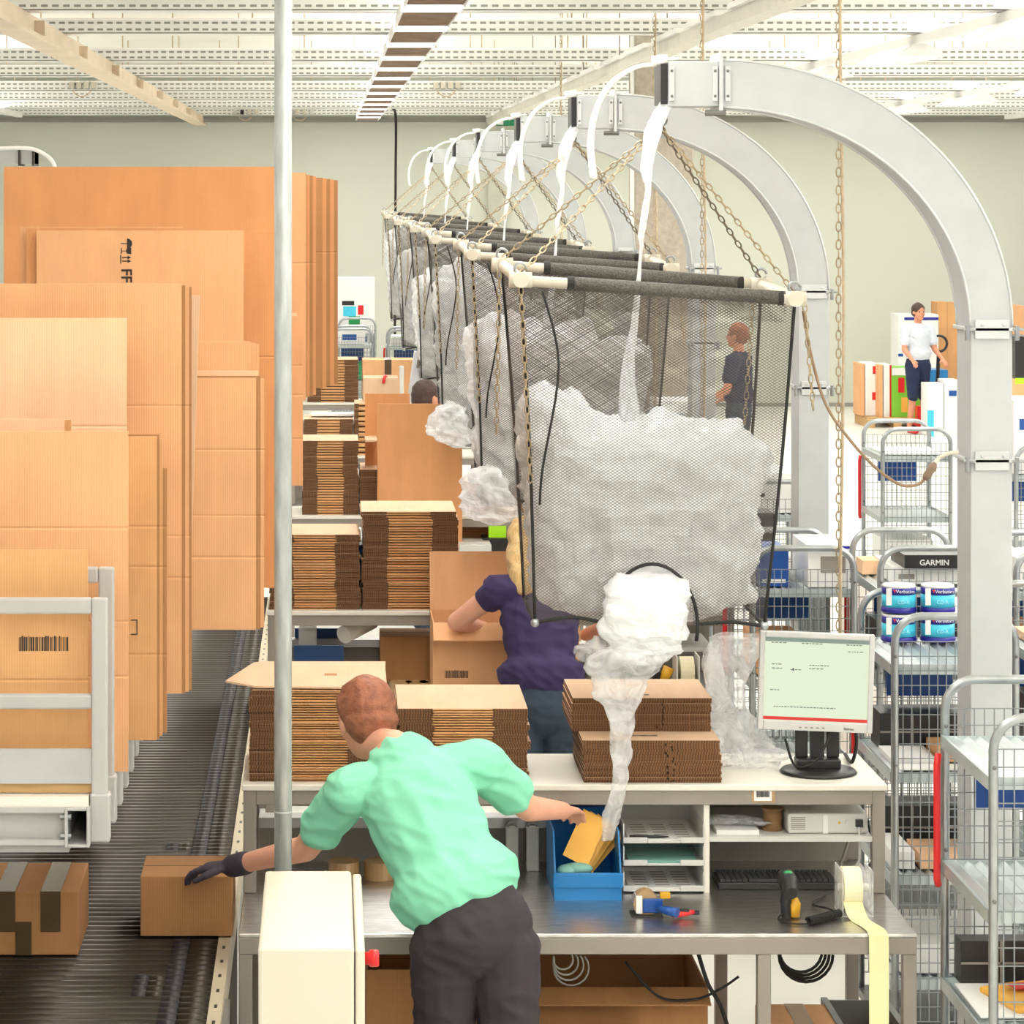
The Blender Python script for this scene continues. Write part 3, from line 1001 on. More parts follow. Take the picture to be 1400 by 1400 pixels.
def make_arch():
    y0, y1 = AY[0], AY[0] + 0.2
    t = thing('duct_arch', 'nearest large grey sheet metal duct arch above the packing tables', 'duct', (2.11, y0 + 0.1, 0), 'grey duct arches')
    n = 28
    mb = MB()
    vs, fs = [], []
    for i in range(n + 1):
        a = math.pi / 2 * (1 - i / n)
        for rx, rz, yy in ((RX, RZ, y0), (RX, RZ, y1), (OX, OZ, y1), (OX, OZ, y0)):
            vs.append((AX + rx * math.cos(a), yy, AZ + rz * math.sin(a)))
    for i in range(n):
        for j in range(4):
            fs.append((i * 4 + j, i * 4 + (j + 1) % 4, i * 4 + 4 + (j + 1) % 4, i * 4 + 4 + j))
    fs += [(0, 1, 2, 3), (n * 4 + 3, n * 4 + 2, n * 4 + 1, n * 4)]
    mb.add(vs, fs)
    mb.build('curved_duct', DUCT, t)
    # folded seam lips along the curve
    for rx, rz in ((RX, RZ), (OX, OZ)):
        for yy in (y0, y1):
            pts = [(AX + rx * math.cos(math.pi / 2 * i / 24), yy, AZ + rz * math.sin(math.pi / 2 * i / 24)) for i in range(25)]
            MB().tube(pts, 0.005, 5).build('seam', DUCT_LIGHT, t, smooth=True)
    xl, xr = AX + OX, AX + RX
    for za, zb in ((2.19, 2.598), (0.0, 2.18)):
        MB().box(xl, xr, y0, y1, za, zb).build('leg_duct', DUCT, t, bevel=0.004)
    MB().box(1.085, AX - 0.004, y0, y1, AZ + OZ + 0.002, AZ + RZ - 0.003).build('end_duct', DUCT, t, bevel=0.004)

    def flange(z):
        mb = MB()
        mb.box(xl - 0.012, xr + 0.012, y0 - 0.012, y1 + 0.012, z - 0.006, z + 0.006)
        mb.box(xl + 0.012, xr - 0.012, y0 - 0.012, y0, z - 0.03, z + 0.03)
        fl = mb.build('flange', DUCT_LIGHT, t, bevel=0.002)
        for x in (xl - 0.012, xr + 0.012):
            MB().cyl((x, y0 - 0.01, z - 0.035), (x, y0 - 0.01, z + 0.012), 0.008, 8).cyl((x - 0.014, y0 - 0.01, z), (x + 0.022, y0 - 0.01, z), 0.006, 6).build('clamp_bolt', GALV, fl)
        for x in (xl + 0.035, xr - 0.03):
            MB().lathe((x, y0 - 0.012, z + 0.016), [(0.007, 0), (0.004, -0.005)], 8, axis='Y').build('rivet', DUCT_LIGHT, fl)
    flange(AZ)
    flange(2.185)
    for x in (1.095, AX - 0.018, AX + 0.022):
        fs_ = MB().box(x - 0.008, x + 0.008, y0 - 0.012, y0, AZ + OZ + 0.02, AZ + RZ - 0.02).build('flange_strip', DUCT_LIGHT, t)
        for zz in (AZ + OZ + 0.035, AZ + RZ - 0.035):
            MB().lathe((x, y0 - 0.012, zz), [(0.005, 0), (0.003, -0.004)], 8, axis='Y').build('rivet', GALV_DARK, fs_)
    MB().box(AX - 0.006, AX + 0.006, y0 - 0.016, y1 + 0.01, AZ + OZ - 0.02, AZ + RZ + 0.022).build('flange', DUCT_LIGHT, t)
    MB().cyl((AX - 0.05, y0 - 0.01, AZ + OZ - 0.018), (AX + 0.015, y0 - 0.01, AZ + OZ - 0.018), 0.01, 8).build('clamp_bolt', GALV_DARK, t)
    MB().box(1.062, 1.084, y0 + 0.01, y1 - 0.01, AZ + OZ + 0.01, AZ + RZ - 0.012).build('mouth_gasket', BLACK, t)
    MB().cyl((1.035, y0 + 0.02, AZ + RZ - 0.002), (1.085, y0 + 0.02, AZ + RZ + 0.004), 0.016, 10).cyl((1.085, y0 + 0.02, AZ + RZ + 0.004), (1.12, y0 + 0.02, AZ + RZ + 0.006), 0.006, 6).build('clamp_knob', WHITE, t, smooth=True)
    # curved white guide strip springing from the mouth
    pts = smooth_path([(1.05, y0 + 0.02, 3.445), (0.98, y0 + 0.02, 3.435), (0.90, y0 + 0.02, 3.38), (0.855, y0 + 0.02, 3.29), (0.84, y0 + 0.02, 3.19), (0.85, y0 + 0.02, 3.08)])
    MB().tube(pts, [0.006 + 0.007 * i / len(pts) for i in range(len(pts))], 8).build('guide_hoop', WHITE, t, smooth=True)
    # hook for the bag
    hk = arc((1.066, y0 + 0.05, 3.27), 0.02, 90, -150, 8)
    MB().tube([(1.066, y0 + 0.05, 3.44)] + hk, 0.004, 6).build('hook', GALV_DARK, t, smooth=True)
    return t


arch0 = make_arch()
for i in range(1, 6):
    copy_tree(arch0, (0, AY[i] - AY[0], 0), '%s grey sheet metal duct arch in the row over the tables' % nth[i])

# ================================================================== net bags


def chain_mesh(mb, p0, p1, sag=0.0, L=0.026, r=0.0024):
    p0, p1 = Vector(p0), Vector(p1)
    n = max(2, int((p1 - p0).length / L))
    for i in range(n):
        t = (i + 0.5) / n
        c = p0.lerp(p1, t) - Vector((0, 0, sag * 4 * t * (1 - t)))
        ax = (p1 - p0).normalized()
        s = ax.orthogonal().normalized()
        s = Quaternion(ax, math.pi / 2 * (i % 2) + 0.6) @ s
        hl, hw = L * 0.62, L * 0.27
        pts = []
        for k in range(10):
            a = 2 * math.pi * k / 10
            pts.append(c + ax * (math.cos(a) * hl) + s * (math.sin(a) * hw))
        mb.tube(pts, r, 4, closed=True)
    return mb


def net_panel(name, A, B, C, D, parent, nu=14, nv=16, bulge=0.02, seed=0, w=None, mat=None, hole=None):
    """bilinear net panel A top-left, B top-right, C bottom-right, D bottom-left; uv in metres"""
    A, B, C, D = map(Vector, (A, B, C, D))
    nrm = (B - A).cross(D - A).normalized()
    vs, uvs = [], []
    wd, ht = ((B - A).length + (C - D).length) / 2, ((D - A).length + (C - B).length) / 2
    o0 = WL[parent.name]
    for j in range(nv + 1):
        for i in range(nu + 1):
            u, v = i / nu, j / nv
            p = A.lerp(B, u).lerp(D.lerp(C, u), v)
            k = math.sin(math.pi * u) * (0.15 + 0.85 * math.sin(math.pi * min(1, v * 1.0) * 0.75))
            p = p - nrm * bulge * k + nrm * 0.012 * mn.noise(Vector((u * 3 + seed, v * 4, seed * 1.7)))
            vs.append(p - o0)
            uvs.append((u * wd, v * ht))
    fs = []
    for j in range(nv):
        for i in range(nu):
            if hole and hole((i + .5) / nu * wd, (j + .5) / nv * ht, wd, ht):
                continue
            a = j * (nu + 1) + i
            fs.append((a, a + 1, a + nu + 2, a + nu + 1))
    me = bpy.data.meshes.new(name)
    me.from_pydata(vs, [], fs)
    me.materials.append(mat or NET)
    ul = me.uv_layers.new(name='UVMap')
    for lp in me.loops:
        ul.data[lp.index].uv = uvs[lp.vertex_index]
    for p in me.polygons:
        p.use_smooth = True
    ob = bpy.data.objects.new(name, me)
    COL.objects.link(ob)
    ob.parent = parent
    WL[ob.name] = o0.copy()
    return ob


HOOK = Vector((1.066, 9.35, 3.25))
FL, FR = Vector((0.594, 8.98, 2.77)), Vector((1.435, 8.98, 2.712))
BL, BR = Vector((0.575, 9.6, 2.80)), Vector((1.425, 9.6, 2.735))
bFL, bFR = Vector((0.640, 9.0, 1.715)), Vector((1.345, 9.0, 1.705))
bBL, bBR = Vector((0.640, 9.5, 1.72)), Vector((1.335, 9.5, 1.72))


def make_bag():
    t = thing('mesh_bag', 'nearest black net bag on a pipe frame hanging above the front table', 'net bag', (1.0, 9.3, 1.68), 'hanging net bags')
    ex = Vector((1, 0, 0))
    for nm, p, q in (('frame_pipe', FL - ex * 0.03, FR + ex * 0.02), ('frame_pipe', BL - ex * 0.02, BR + ex * 0.03)):
        MB().cyl(p, q, 0.017, 12).build(nm, BEIGE_PIPE, t, smooth=True)
    for p, q in ((FL, BL), (FR, BR)):
        MB().cyl(p + Vector((0, -0.03, 0.0)), q + Vector((0, 0.03, 0)), 0.019, 12).build('end_pipe', BEIGE_PIPE, t, smooth=True)
    for p in (FL, FR, BL, BR):
        cj_ = MB().cyl(p - ex * 0.035, p + ex * 0.035, 0.024, 12).cyl(p - Vector((0, .03, 0)), p + Vector((0, .03, 0)), 0.024, 12).build('corner_joint', BEIGE_PIPE, t, smooth=True)
        MB().tube(arc(p + Vector((0, 0, 0.035)), 0.018, 0, 330, 10), 0.005, 5).build('shackle', GALV, cj_, smooth=True)
    # sleeves: net wrapped round the two long pipes
    for (p, q, a, b) in ((FL, FR, 0.17, 0.965), (BL, BR, 0.16, 0.93)):
        u, v = p.lerp(q, a), p.lerp(q, b)
        sl_ = MB().cyl(u, v, 0.0215, 14).build('net_sleeve', M('net_sleeve_weave', (92, 88, 82), 0.7, var=0.45, scale=140, bump=0.5, bscale=200), t, smooth=True)
        MB().cyl(u, u + ex * 0.022, 0.0225, 14).cyl(v - ex * 0.022, v, 0.0225, 14).build('sleeve_binding', CORD, sl_)
        net_panel('hem', u + Vector((0, -.018, 0)), v + Vector((0, -.018, 0)), v + Vector((0, -.016, -.075)), u + Vector((0, -.016, -.075)), t, 8, 2, 0, 3)
    dz = Vector((0, 0, -0.02))

    def hole(u, v, w, h):
        x, z = u - w * 0.505, h - v
        return (x / 0.135) ** 2 + (z / 0.19) ** 2 < 1
    nf_ = net_panel('net_front', FL + dz, FR + dz, bFR, bFL, t, 60, 70, 0.035, 1, hole=hole)
    net_panel('net_back', BR + dz, BL + dz, bBL, bBR, t, bulge=0.03, seed=2)
    net_panel('net_side', BL + dz, FL + dz, bFL, bBL, t, bulge=0.01, seed=3)
    net_panel('net_side', FR + dz, BR + dz, bBR, bFR, t, bulge=0.01, seed=4)
    net_panel('net_bottom', bFL, bFR, bBR, bBL, t, bulge=-0.06, seed=5)
    # cords: corner seams, bottom rim, half round opening
    for p, q in ((FL, bFL), (FR, bFR), (BL, bBL), (BR, bBR)):
        mid = p.lerp(q, 0.5) + Vector((0.006, -0.004, 0))
        MB().tube(smooth_path([p + dz, mid, q]), 0.0055, 6).build('seam_cord', CORD, t, smooth=True)
    MB().tube(smooth_path([bFL, bFL.lerp(bFR, 0.16) + Vector((0, -.012, 0.02)), bFL.lerp(bFR, 0.3) + Vector((0, -.02, 0.005))]), 0.006, 6).build('rim_cord', CORD, t, smooth=True)
    MB().tube(smooth_path([bFR, bFL.lerp(bFR, 0.85) + Vector((0, -.012, 0.012)), bFL.lerp(bFR, 0.7) + Vector((0, -.02, 0.005))]), 0.006, 6).build('rim_cord', CORD, t, smooth=True)
    MB().tube(smooth_path([bBL, bBL.lerp(bBR, 0.5) + Vector((0, 0, -0.03)), bBR]), 0.005, 6).build('rim_cord', CORD, t, smooth=True)
    for a_, b_ in ((bFL, bBL), (bFR, bBR)):
        MB().tube([a_, b_], 0.005, 6).build('rim_cord', CORD, t)
    c = bFL.lerp(bFR, 0.505)
    pts = [(c.x + 0.14 * math.cos(a), c.y - 0.034, c.z + 0.19 * math.sin(a)) for a in [math.radians(-14 + 208 * i / 24) for i in range(25)]]
    MB().tube(pts, 0.006, 6).build('opening_cord', CORD, nf_, smooth=True)
    MB().tube(smooth_path([FL.lerp(FR, .08) + Vector((0, -.01, -.03)), W(764, 500, 8.97), W(742, 640, 8.97), W(738, 690, 8.98)]), 0.004, 5).build('draw_cord', CORD, t, smooth=True)
    for p in (bFL, bFR):
        MB().ell(p, (0.014, 0.014, 0.014)).build('grommet', GALV, t, smooth=True)
    # chains up to the hook
    for k, p in enumerate((FL, FR, BL, BR)):
        chain_mesh(MB(), p + Vector((0, 0, 0.02)), HOOK + Vector((0, 0.01 * k, 0))).build('hanging_chain', CHAIN_D if k == 3 else CHAIN_M, t)
    chain_mesh(MB(), FL + Vector((0, -0.02, -0.02)), FL + Vector((0.03, -0.01, -0.62))).build('loose_chain', CHAIN_M, t)
    chain_mesh(MB(), BL + Vector((-0.01, -0.02, -0.02)), BL + Vector((-0.02, -0.02, -0.55))).build('loose_chain', CHAIN_M, t)
    chain_mesh(MB(), W(1100, 415, 8.98), W(1112, 560, 8.98)).build('loose_chain', CHAIN_M, t)
    chain_mesh(MB(), W(1030, 400, 9.58), W(1018, 580, 9.58)).build('loose_chain', CHAIN_M, t)
    return t


def heap_mesh(seed, top=2.33):
    """crumpled polythene filling the lower part of the bag"""
    nu, nv = 96, 60
    vs, fs = [], []
    cx, cy = 0.995, 9.265
    for j in range(nv + 1):
        t = j / nv
        for i in range(nu):
            a = 2 * math.pi * i / nu
            ca, sa = math.cos(a), math.sin(a)
            k = 0.42
            sx_, sy_ = abs(ca) ** k * (1 if ca > 0 else -1), abs(sa) ** k * (1 if sa > 0 else -1)
            if t < 0.12:
                prof = 0.25 + 0.75 * math.sin(math.pi / 2 * t / 0.12)
            elif t > 0.7:
                prof = max(0.01, math.cos(math.pi / 2 * (t - 0.7) / 0.3)) ** 0.7
            else:
                prof = 1
            zw = top - 0.14
            zz = 1.69 + (zw - 1.69) * (t / 0.7) if t < 0.7 else zw + 0.14 * math.sin(math.pi / 2 * (t - 0.7) / 0.3)
            hw = 0.322 + 0.07 * (zz - 1.7) / 0.7
            hd = 0.232 + 0.03 * (zz - 1.7) / 0.7
            x, y = cx + sx_ * hw * prof, cy + sy_ * hd * prof
            up = max(0, (t - 0.3) / 0.7)
            zz += up * (-0.24 * (x - 0.93) + 0.03 * math.sin((x - 0.62) * 8 + seed) + 0.16 * mn.noise(Vector((x * 4, y * 4, seed))) + 0.05 * mn.noise(Vector((x * 13, y * 13, seed))))
            p = Vector((x, y, zz))
            q = Vector((p.x * 6 + p.z * 4, p.y * 6, p.z * 5 - p.x * 3)) + Vector((seed * 3.1, 0, 0))
            dsp = 0.040 * (1 - 2 * abs(mn.noise(q))) + 0.022 * (1 - 2 * abs(mn.noise(q * 2.2))) + 0.010 * (1 - 2 * abs(mn.noise(q * 4.5)))
            dr = Vector((x - cx, y - cy, (zz - 1.95) * 0.5))
            if dr.length > 1e-5:
                dr.normalize()
            vs.append(p + dr * (dsp - 0.035))
    for j in range(nv):
        for i in range(nu):
            fs.append((j * nu + i, j * nu + (i + 1) % nu, (j + 1) * nu + (i + 1) % nu, (j + 1) * nu + i))
    fs.append(tuple(range(nu - 1, -1, -1)))
    fs.append(tuple(range(nv * nu, (nv + 1) * nu)))
    return MB().add(vs, fs)


def film_ribbon(path, n=10, seed=0, twist=0.0, fold=0.25, per=6, rough=0.35):
    """tube of crumpled film; path rows (px, py, d, width in m)"""
    pts = smooth_path([W(a, b, c) for a, b, c, w in path], per)
    ws = []
    for i in range(len(path) - 1):
        for j in range(per):
            t = j / per
            t = t * t * (3 - 2 * t)
            ws.append(path[i][3] * (1 - t) + path[i + 1][3] * t)
    ws.append(path[-1][3])
    m = 28
    vs, fs = [], []
    for i, (p, w) in enumerate(zip(pts, ws)):
        for j in range(m):
            a = 2 * math.pi * j / m
            tw = twist * i / len(pts)
            x = math.cos(a) * w / 2
            y = math.sin(a) * w / 2 * fold
            rr = 1 + rough * mn.noise(Vector((math.cos(a) * 1.6 + seed, math.sin(a) * 1.6, i * 0.35)))
            x, y = (x * math.cos(tw) - y * math.sin(tw)) * rr, (x * math.sin(tw) + y * math.cos(tw)) * rr
            y += 0.012 * mn.noise(Vector((x * 20, i * 0.4, seed)))
            z = 0.012 * mn.noise(Vector((x * 12, i * 0.8, seed + 5)))
            vs.append(p + Vector((x, y, z)))
    k = len(pts)
    for i in range(k - 1):
        for j in range(m):
            fs.append((i * m + j, i * m + (j + 1) % m, (i + 1) * m + (j + 1) % m, (i + 1) * m + j))
    return MB().add(vs, fs)


bag0 = make_bag()
heap0 = thing('film_heap', 'milky plastic film crumpled inside the nearest net bag', 'plastic film', (1.0, 9.3, 1.7), 'plastic film in the net bags')
heap_mesh(1.0, 2.36).build('heap', FILM_MASS, heap0)
film_ribbon([(912, 140, 9.32, 0.05), (895, 175, 9.3, 0.055), (884, 225, 9.3, 0.05), (886, 260, 9.3, 0.03), (877, 320, 9.3, 0.045), (876, 345, 9.3, 0.035), (868, 440, 9.3, 0.065), (858, 510, 9.3, 0.08), (862, 575, 9.3, 0.12), (866, 620, 9.3, 0.1)],
            twist=2.5, seed=1, fold=0.3).build('feed_tube', FILM, heap0, smooth=True)
film_ribbon([(884, 778, 9.02, 0.14), (884, 796, 8.95, 0.24), (884, 830, 8.93, 0.275), (884, 862, 8.93, 0.27), (882, 890, 8.94, 0.21), (874, 908, 8.95, 0.1)], seed=4, fold=0.35, rough=0.2).build('bulge', FILM_MASS, heap0)
for i in range(1, 6):
    dy = AY[i] - AY[0]
    copy_tree(bag0, (0.02 * (i % 2), dy, 0), '%s net bag on a pipe frame in the row of hanging bags' % nth[i])
    h = thing('film_heap', 'milky plastic film crumpled inside the %s net bag of the row' % nth[i], 'plastic film', (1.0, 9.3 + dy, 1.7), 'plastic film in the net bags')
    src = heap_mesh(1.0 + i * 2.3, 2.36 + (0.12, 0.2, 0.05, 0.16, 0.2)[i - 1])
    src.v = [v + Vector((0, dy, 0)) for v in src.v]
    src.build('heap', FILM_MASS, h)
    for ch in list(heap0.children):
        if ch.name.startswith(('feed_tube', 'bulge')):
            c = ch.copy()
            COL.objects.link(c)
            c.parent = h
        # the other bags have the film spilling out at lower left
    if i < 3:
        mb = film_ribbon([(728, 790, 9.0, 0.05), (722, 815, 8.97, 0.16), (728, 860, 8.97, 0.24), (742, 890, 8.97, 0.2), (745, 905, 8.97, 0.06)], seed=i, fold=0.4, rough=0.6)
        mb.v = [v + Vector((0.05, dy, 0.03)) for v in mb.v]
        mb.build('spilled_film', FILM, h)

# loose film: tail from the bag mouth, film behind the monitor
tl = thing('film_tail', 'clear film strip trailing from the bag mouth down to the blue bin', 'plastic film', W(840, 1150, 8.93))
film_ribbon([(880, 880, 8.94, 0.2), (860, 900, 8.92, 0.25), (848, 940, 8.92, 0.17), (850, 980, 8.92, 0.09), (848, 1030, 8.92, 0.07), (848, 1065, 8.92, 0.05), (838, 1110, 8.93, 0.065), (830, 1150, 8.95, 0.04)],
            seed=2.2, fold=0.35, twist=0.6).build('film_strip', FILM_TAIL, tl, smooth=True)
film_ribbon([(820, 870, 8.98, 0.03), (808, 890, 8.95, 0.1), (800, 905, 8.95, 0.03)], seed=5, fold=0.5).build('film_corner', FILM_CLEAR, tl, smooth=True)
t2 = thing('film_sheet', 'clear plastic film draped behind the monitor onto the shelf', 'plastic film', W(1010, 1045, 9.45))
film_ribbon([(1012, 868, 9.5, 0.2), (1000, 900, 9.5, 0.17), (990, 960, 9.48, 0.12), (1000, 1000, 9.45, 0.2), (1018, 1030, 9.4, 0.28), (1020, 1046, 9.36, 0.2)], seed=3, fold=0.5).build('film_drape', FILM_CLEAR, t2, smooth=True)
film_ribbon([(975, 880, 9.45, 0.03), (978, 930, 9.45, 0.07), (990, 985, 9.42, 0.09), (1012, 1030, 9.38, 0.12), (1035, 1042, 9.36, 0.05)], seed=8, fold=0.5).build('film_drape', FILM_CLEAR, t2, smooth=True)

# pull cords hanging from the ceiling
for k, (px, d, zb, lb_) in enumerate(((1151, 9.75, 1.55, 'beige rope and chain hanging from the ceiling behind the nearest arch'),
                                      (963, 13.4, 1.2, 'beige rope and chain hanging behind the second duct arch'),
                                      (897, 17.6, 1.2, 'thin rope and chain hanging behind the third duct arch'),
                                      (768, 24.0, 1.2, 'thin rope and chain hanging left of the concrete pillar'))):
    x = X(px, d)
    t = thing('pull_rope', lb_, 'rope', (x, d, zb))
    pts = [(x + 0.006 * math.sin(z * 3), d, z) for z in [zb + (4.75 - zb) * i / 14 for i in range(15)]]
    MB().tube(pts, 0.0055, 6).build('rope', ROPE, t, smooth=True)
    chain_mesh(MB(), (x - 0.011, d, zb), (x - 0.011, d, 4.6), r=0.0022, L=0.03).build('chain', CHAIN_M, t)

# cord with plug between the nearest bag and the nearest arch leg
t = thing('power_lead', 'brown power lead with plug sagging from the net bag to the arch leg', 'cable', W(1240, 668, 9.25))
pts = smooth_path([W(1098, 425, 9.0), W(1110, 490, 9.0), W(1130, 555, 9.05), (W(1165, 605, 9.1)), W(1200, 642, 9.2), W(1232, 663, 9.25), W(1256, 662, 9.28), W(1266, 652, 9.28)])
MB().tube(pts, 0.005, 6).build('lead', M('brown_lead', (150, 122, 96), 0.6), t, smooth=True)
a, b = W(1264, 656, 9.28), W(1278, 634, 9.28)
MB().tube([a, a.lerp(b, .25), a.lerp(b, .5), a.lerp(b, .75), b], [0.008, 0.014, 0.012, 0.015, 0.009], 10).build('plug', M('plug_brown', (136, 112, 92), 0.5), t, smooth=True)
MB().tube(smooth_path([b, W(1284, 626, 9.29), W(1296, 620, 9.29), W(1310, 618, 9.295)]), 0.007, 6).build('lead_end', BEIGE_PIPE, t, smooth=True)

# ================================================================== packing tables
TX0, TX1 = -0.26, 1.735
TYF, TYS, TYB = 8.6, 9.09, 9.58
TZ, SZ = 0.86, 1.20
DY = [0, 3.73, 7.46, 11.19, 16.2]


def make_table():
    t = thing('packing_table', 'front packing table with stainless worktop and cream upper shelf', 'table', (0.74, 9.1, 0), 'packing tables')
    MB().box(TX0, TX1, TYF, TYB, TZ - 0.012, TZ).build('worktop', STEEL_TOP, t, bevel=0.003)
    mb = MB()
    mb.box(TX0, TX1, TYF, TYF + 0.035, TZ - 0.062, TZ - 0.012).box(TX0, TX1, TYB - 0.035, TYB, TZ - 0.062, TZ - 0.012)
    mb.box(TX0, TX0 + 0.035, TYF + .035, TYB - .035, TZ - 0.062, TZ - 0.012).box(TX1 - .035, TX1, TYF + .035, TYB - .035, TZ - 0.062, TZ - 0.012)
    mb.build('apron', GREY_FRAME, t, bevel=0.004)
    for x in (TX0, X(1036, TYF), TX1 - 0.04):
        for y in (TYF + 0.002, TYB - 0.042):
            MB().box(x, x + 0.04, y, y + 0.04, 0, TZ - 0.062).build('leg', GREY_FRAME, t, bevel=0.004)
    MB().box(TX0 + .04, TX1 - .04, TYB - .04, TYB - .01, 0.25, 0.29).build('stretcher', GREY_FRAME, t)
    for x in (TX0, TX1 - 0.04):
        for y in (TYS, TYB - 0.04):
            MB().box(x, x + 0.04, y, y + 0.04, TZ, SZ - 0.02).build('shelf_post', GREY_FRAME, t, bevel=0.004)
    mb = MB()
    mb.box(TX0 + .04, TX1 - .04, TYS, TYS + 0.04, SZ - 0.065, SZ - 0.02).box(TX0 + .04, TX1 - .04, TYB - .04, TYB, SZ - 0.065, SZ - 0.02)
    mb.build('shelf_beam', GREY_FRAME, t, bevel=0.003)
    MB().box(TX0 - 0.005, TX1 + 0.005, TYS - 0.008, TYB + 0.004, SZ - 0.02, SZ).build('upper_shelf', CREAM, t, bevel=0.004)
    MB().box(TX0 + .04, X(790, 9.5), TYB - 0.13, TYB - 0.05, 0.985, 1.018).build('steel_rail', STEEL_DULL, t)
    MB().box(1.19, TX1 - .04, TYB - .05, TYB - .042, TZ, SZ - .065).build('back_panel', GREY_FRAME, t)
    MB().box(TX0 + .04, 1.19, TYB - .05, TYB - .042, TZ, 0.985).build('back_panel', GREY_FRAME, t)
    MB().box(1.172, 1.19, TYS + 0.01, TYB - .05, TZ, SZ - 0.065).build('divider', CREAM, t)
    MB().box(1.19, TX1 - .04, TYS + .005, TYB - .05, 1.02, 1.036).build('inner_shelf', GREY_PL, t)
    return t


tab0 = make_table()
for i in range(1, 5):
    copy_tree(tab0, (0, DY[i], 0), '%s packing table with stainless worktop and cream upper shelf' % ['second', 'third', 'fourth', 'farthest'][i - 1])
mb = MB()
lp = thing('shelf_label', 'white barcode label stuck on the front beam of the nearest table', 'label', W(1041, 1095, 9.085))
a, b = W(1031, 1095, 9.088), W(1055, 1078, 9.088)
MB().box(a.x - 0.008, b.x + 0.012, 9.0886, 9.0895, a.z - 0.004, b.z + 0.004).build('tape_backing', CLEARTAPE, lp)
MB().box(a.x, b.x, 9.087, 9.0886, a.z, b.z).build('paper', PAPER, lp)
barcode(lp, a.x + 0.007, b.x - 0.006, a.z + 0.012, b.z - 0.008, 9.087, 3)

# ================================================================== flat carton stacks


def flat_carton(w, dep, th, style, seed):
    """flattened carton lying flat, origin at its base centre: body with corrugated side flaps and folded liners between"""
    rnd = random.Random(seed)
    mb = MB()
    x0, x1, y0, y1 = -w / 2, w / 2, -dep / 2, dep / 2
    if style == 'A':
        s = w * 0.27
        c0, c1 = x0 + s, x1 - s
        j = rnd.uniform(-.004, .004)
        mb.box(x0, c0 - .001, y0, y1, 0, th * 0.93, 1)
        mb.box(c1 + .001, x1, y0, y1, 0, th * 0.93, 1)
        mb.box(c0, c1, y0 + j - 0.002, y1, 0, th * 0.34, 0)
        mb.box(c0, c1, y0 + 0.03, y1, th * 0.34, th * 0.66, 1)
        mb.box(c0, c1, y0 + j * 2, y1, th * 0.66, th * 0.93, 0)
        mb.box(x0, x1, y0 + .004, y1 - .002, th * 0.93, th, 2)
    else:
        m = x0 + w * rnd.uniform(0.6, 0.66)
        mb.box(x0, m - .002, y0, y1, 0, th * 0.95, 1)
        mb.box(m + .002, x1, y0, y1, 0, th * 0.95, 1)
        mb.box(x0, x1, y0 + .003, y1, th * 0.95, th, 2)
    return mb


def stack(label, group, x0, x1, yf, dep, zb, n, h, style='A', jit=0.006, skip_top=False):
    w = x1 - x0
    th = h / n
    protos = []
    for k in range(3):
        ob = flat_carton(w, dep, th, style, k).build('flat_carton', [K_TAN, EDGE, K_TOP], origin=(0, 0, 0))
        protos.append(ob)
    cur = 0.0
    for i in range(n):
        ob = protos[i] if i < 3 else protos[random.randrange(3)].copy()
        if i >= 3:
            COL.objects.link(ob)
        if random.random() < 0.15:
            cur = random.uniform(-jit, jit)
        ob.location = ((x0 + x1) / 2 + cur + random.uniform(-.3, .3) * jit, yf + dep / 2 + random.uniform(-.5, .5) * jit, zb + i * th)
        ob.rotation_euler = (0, 0, random.uniform(-.006, .006))
        last = ob
        r_ = n - i
        od = '%d%s' % (r_, 'th' if 10 < r_ % 100 < 14 else {1: 'st', 2: 'nd', 3: 'rd'}.get(r_ % 10, 'th'))
        tag(ob, '%s flat carton down the %s' % (od, label), 'flat carton', group)
    tag(last, 'topmost flattened carton on the %s' % label, 'flat carton', group)
    return last


G = 'flattened cartons stacked on the table shelves'
s1 = stack('tall stack beside the pole on the front shelf', G, -0.24, 0.183, 9.13, 0.45, SZ, 34, 0.285)
# its top carton lies askew, one flap sticking out left
fl = thing('loose_carton', 'askew flat carton with a flap jutting left over the conveyor, above the pole stack', 'flat carton', (0, 9.35, SZ + .285))
mb = MB()
z = SZ + 0.286
q = [W(308, 929, 9.17), W(350, 930, 9.14), W(526, 935, 9.12), W(527, 899, 9.62), W(360, 897, 9.62), W(347, 898, 9.6)]
za = z + 0.004
pts = [Vector((p.x, p.y, za)) for p in q]
pts[0].z += 0.012
mb.add(pts + [p + Vector((0, 0, 0.006)) for p in pts],
       [(0, 1, 5), (1, 4, 5), (1, 2, 3, 4), (6, 11, 7), (7, 11, 10), (7, 10, 9, 8), (0, 6, 7, 1), (1, 7, 8, 2), (2, 8, 9, 3), (3, 9, 10, 4), (4, 10, 11, 5), (5, 11, 6, 0)])
mb.build('board', K_TOP, fl)
p = W(452, 912, 9.36)
MB().box(p.x - .02, p.x + .02, 9.34, 9.38, za + .006, za + .0066).build('printed_mark', K_DARK, fl)
s2 = stack('stack right of the mint shirted worker on the front shelf', G, 0.225, 0.632, 9.16, 0.45, SZ, 26, 0.222)
s3a = stack('lower stack half beside the monitor', G, 0.80, 1.228, 9.11, 0.40, SZ, 15, 0.132, 'B')
s3b = stack('upper stack half beside the monitor', G, 0.775, 1.215, 9.26, 0.36, SZ + 0.133, 12, 0.105, 'B')
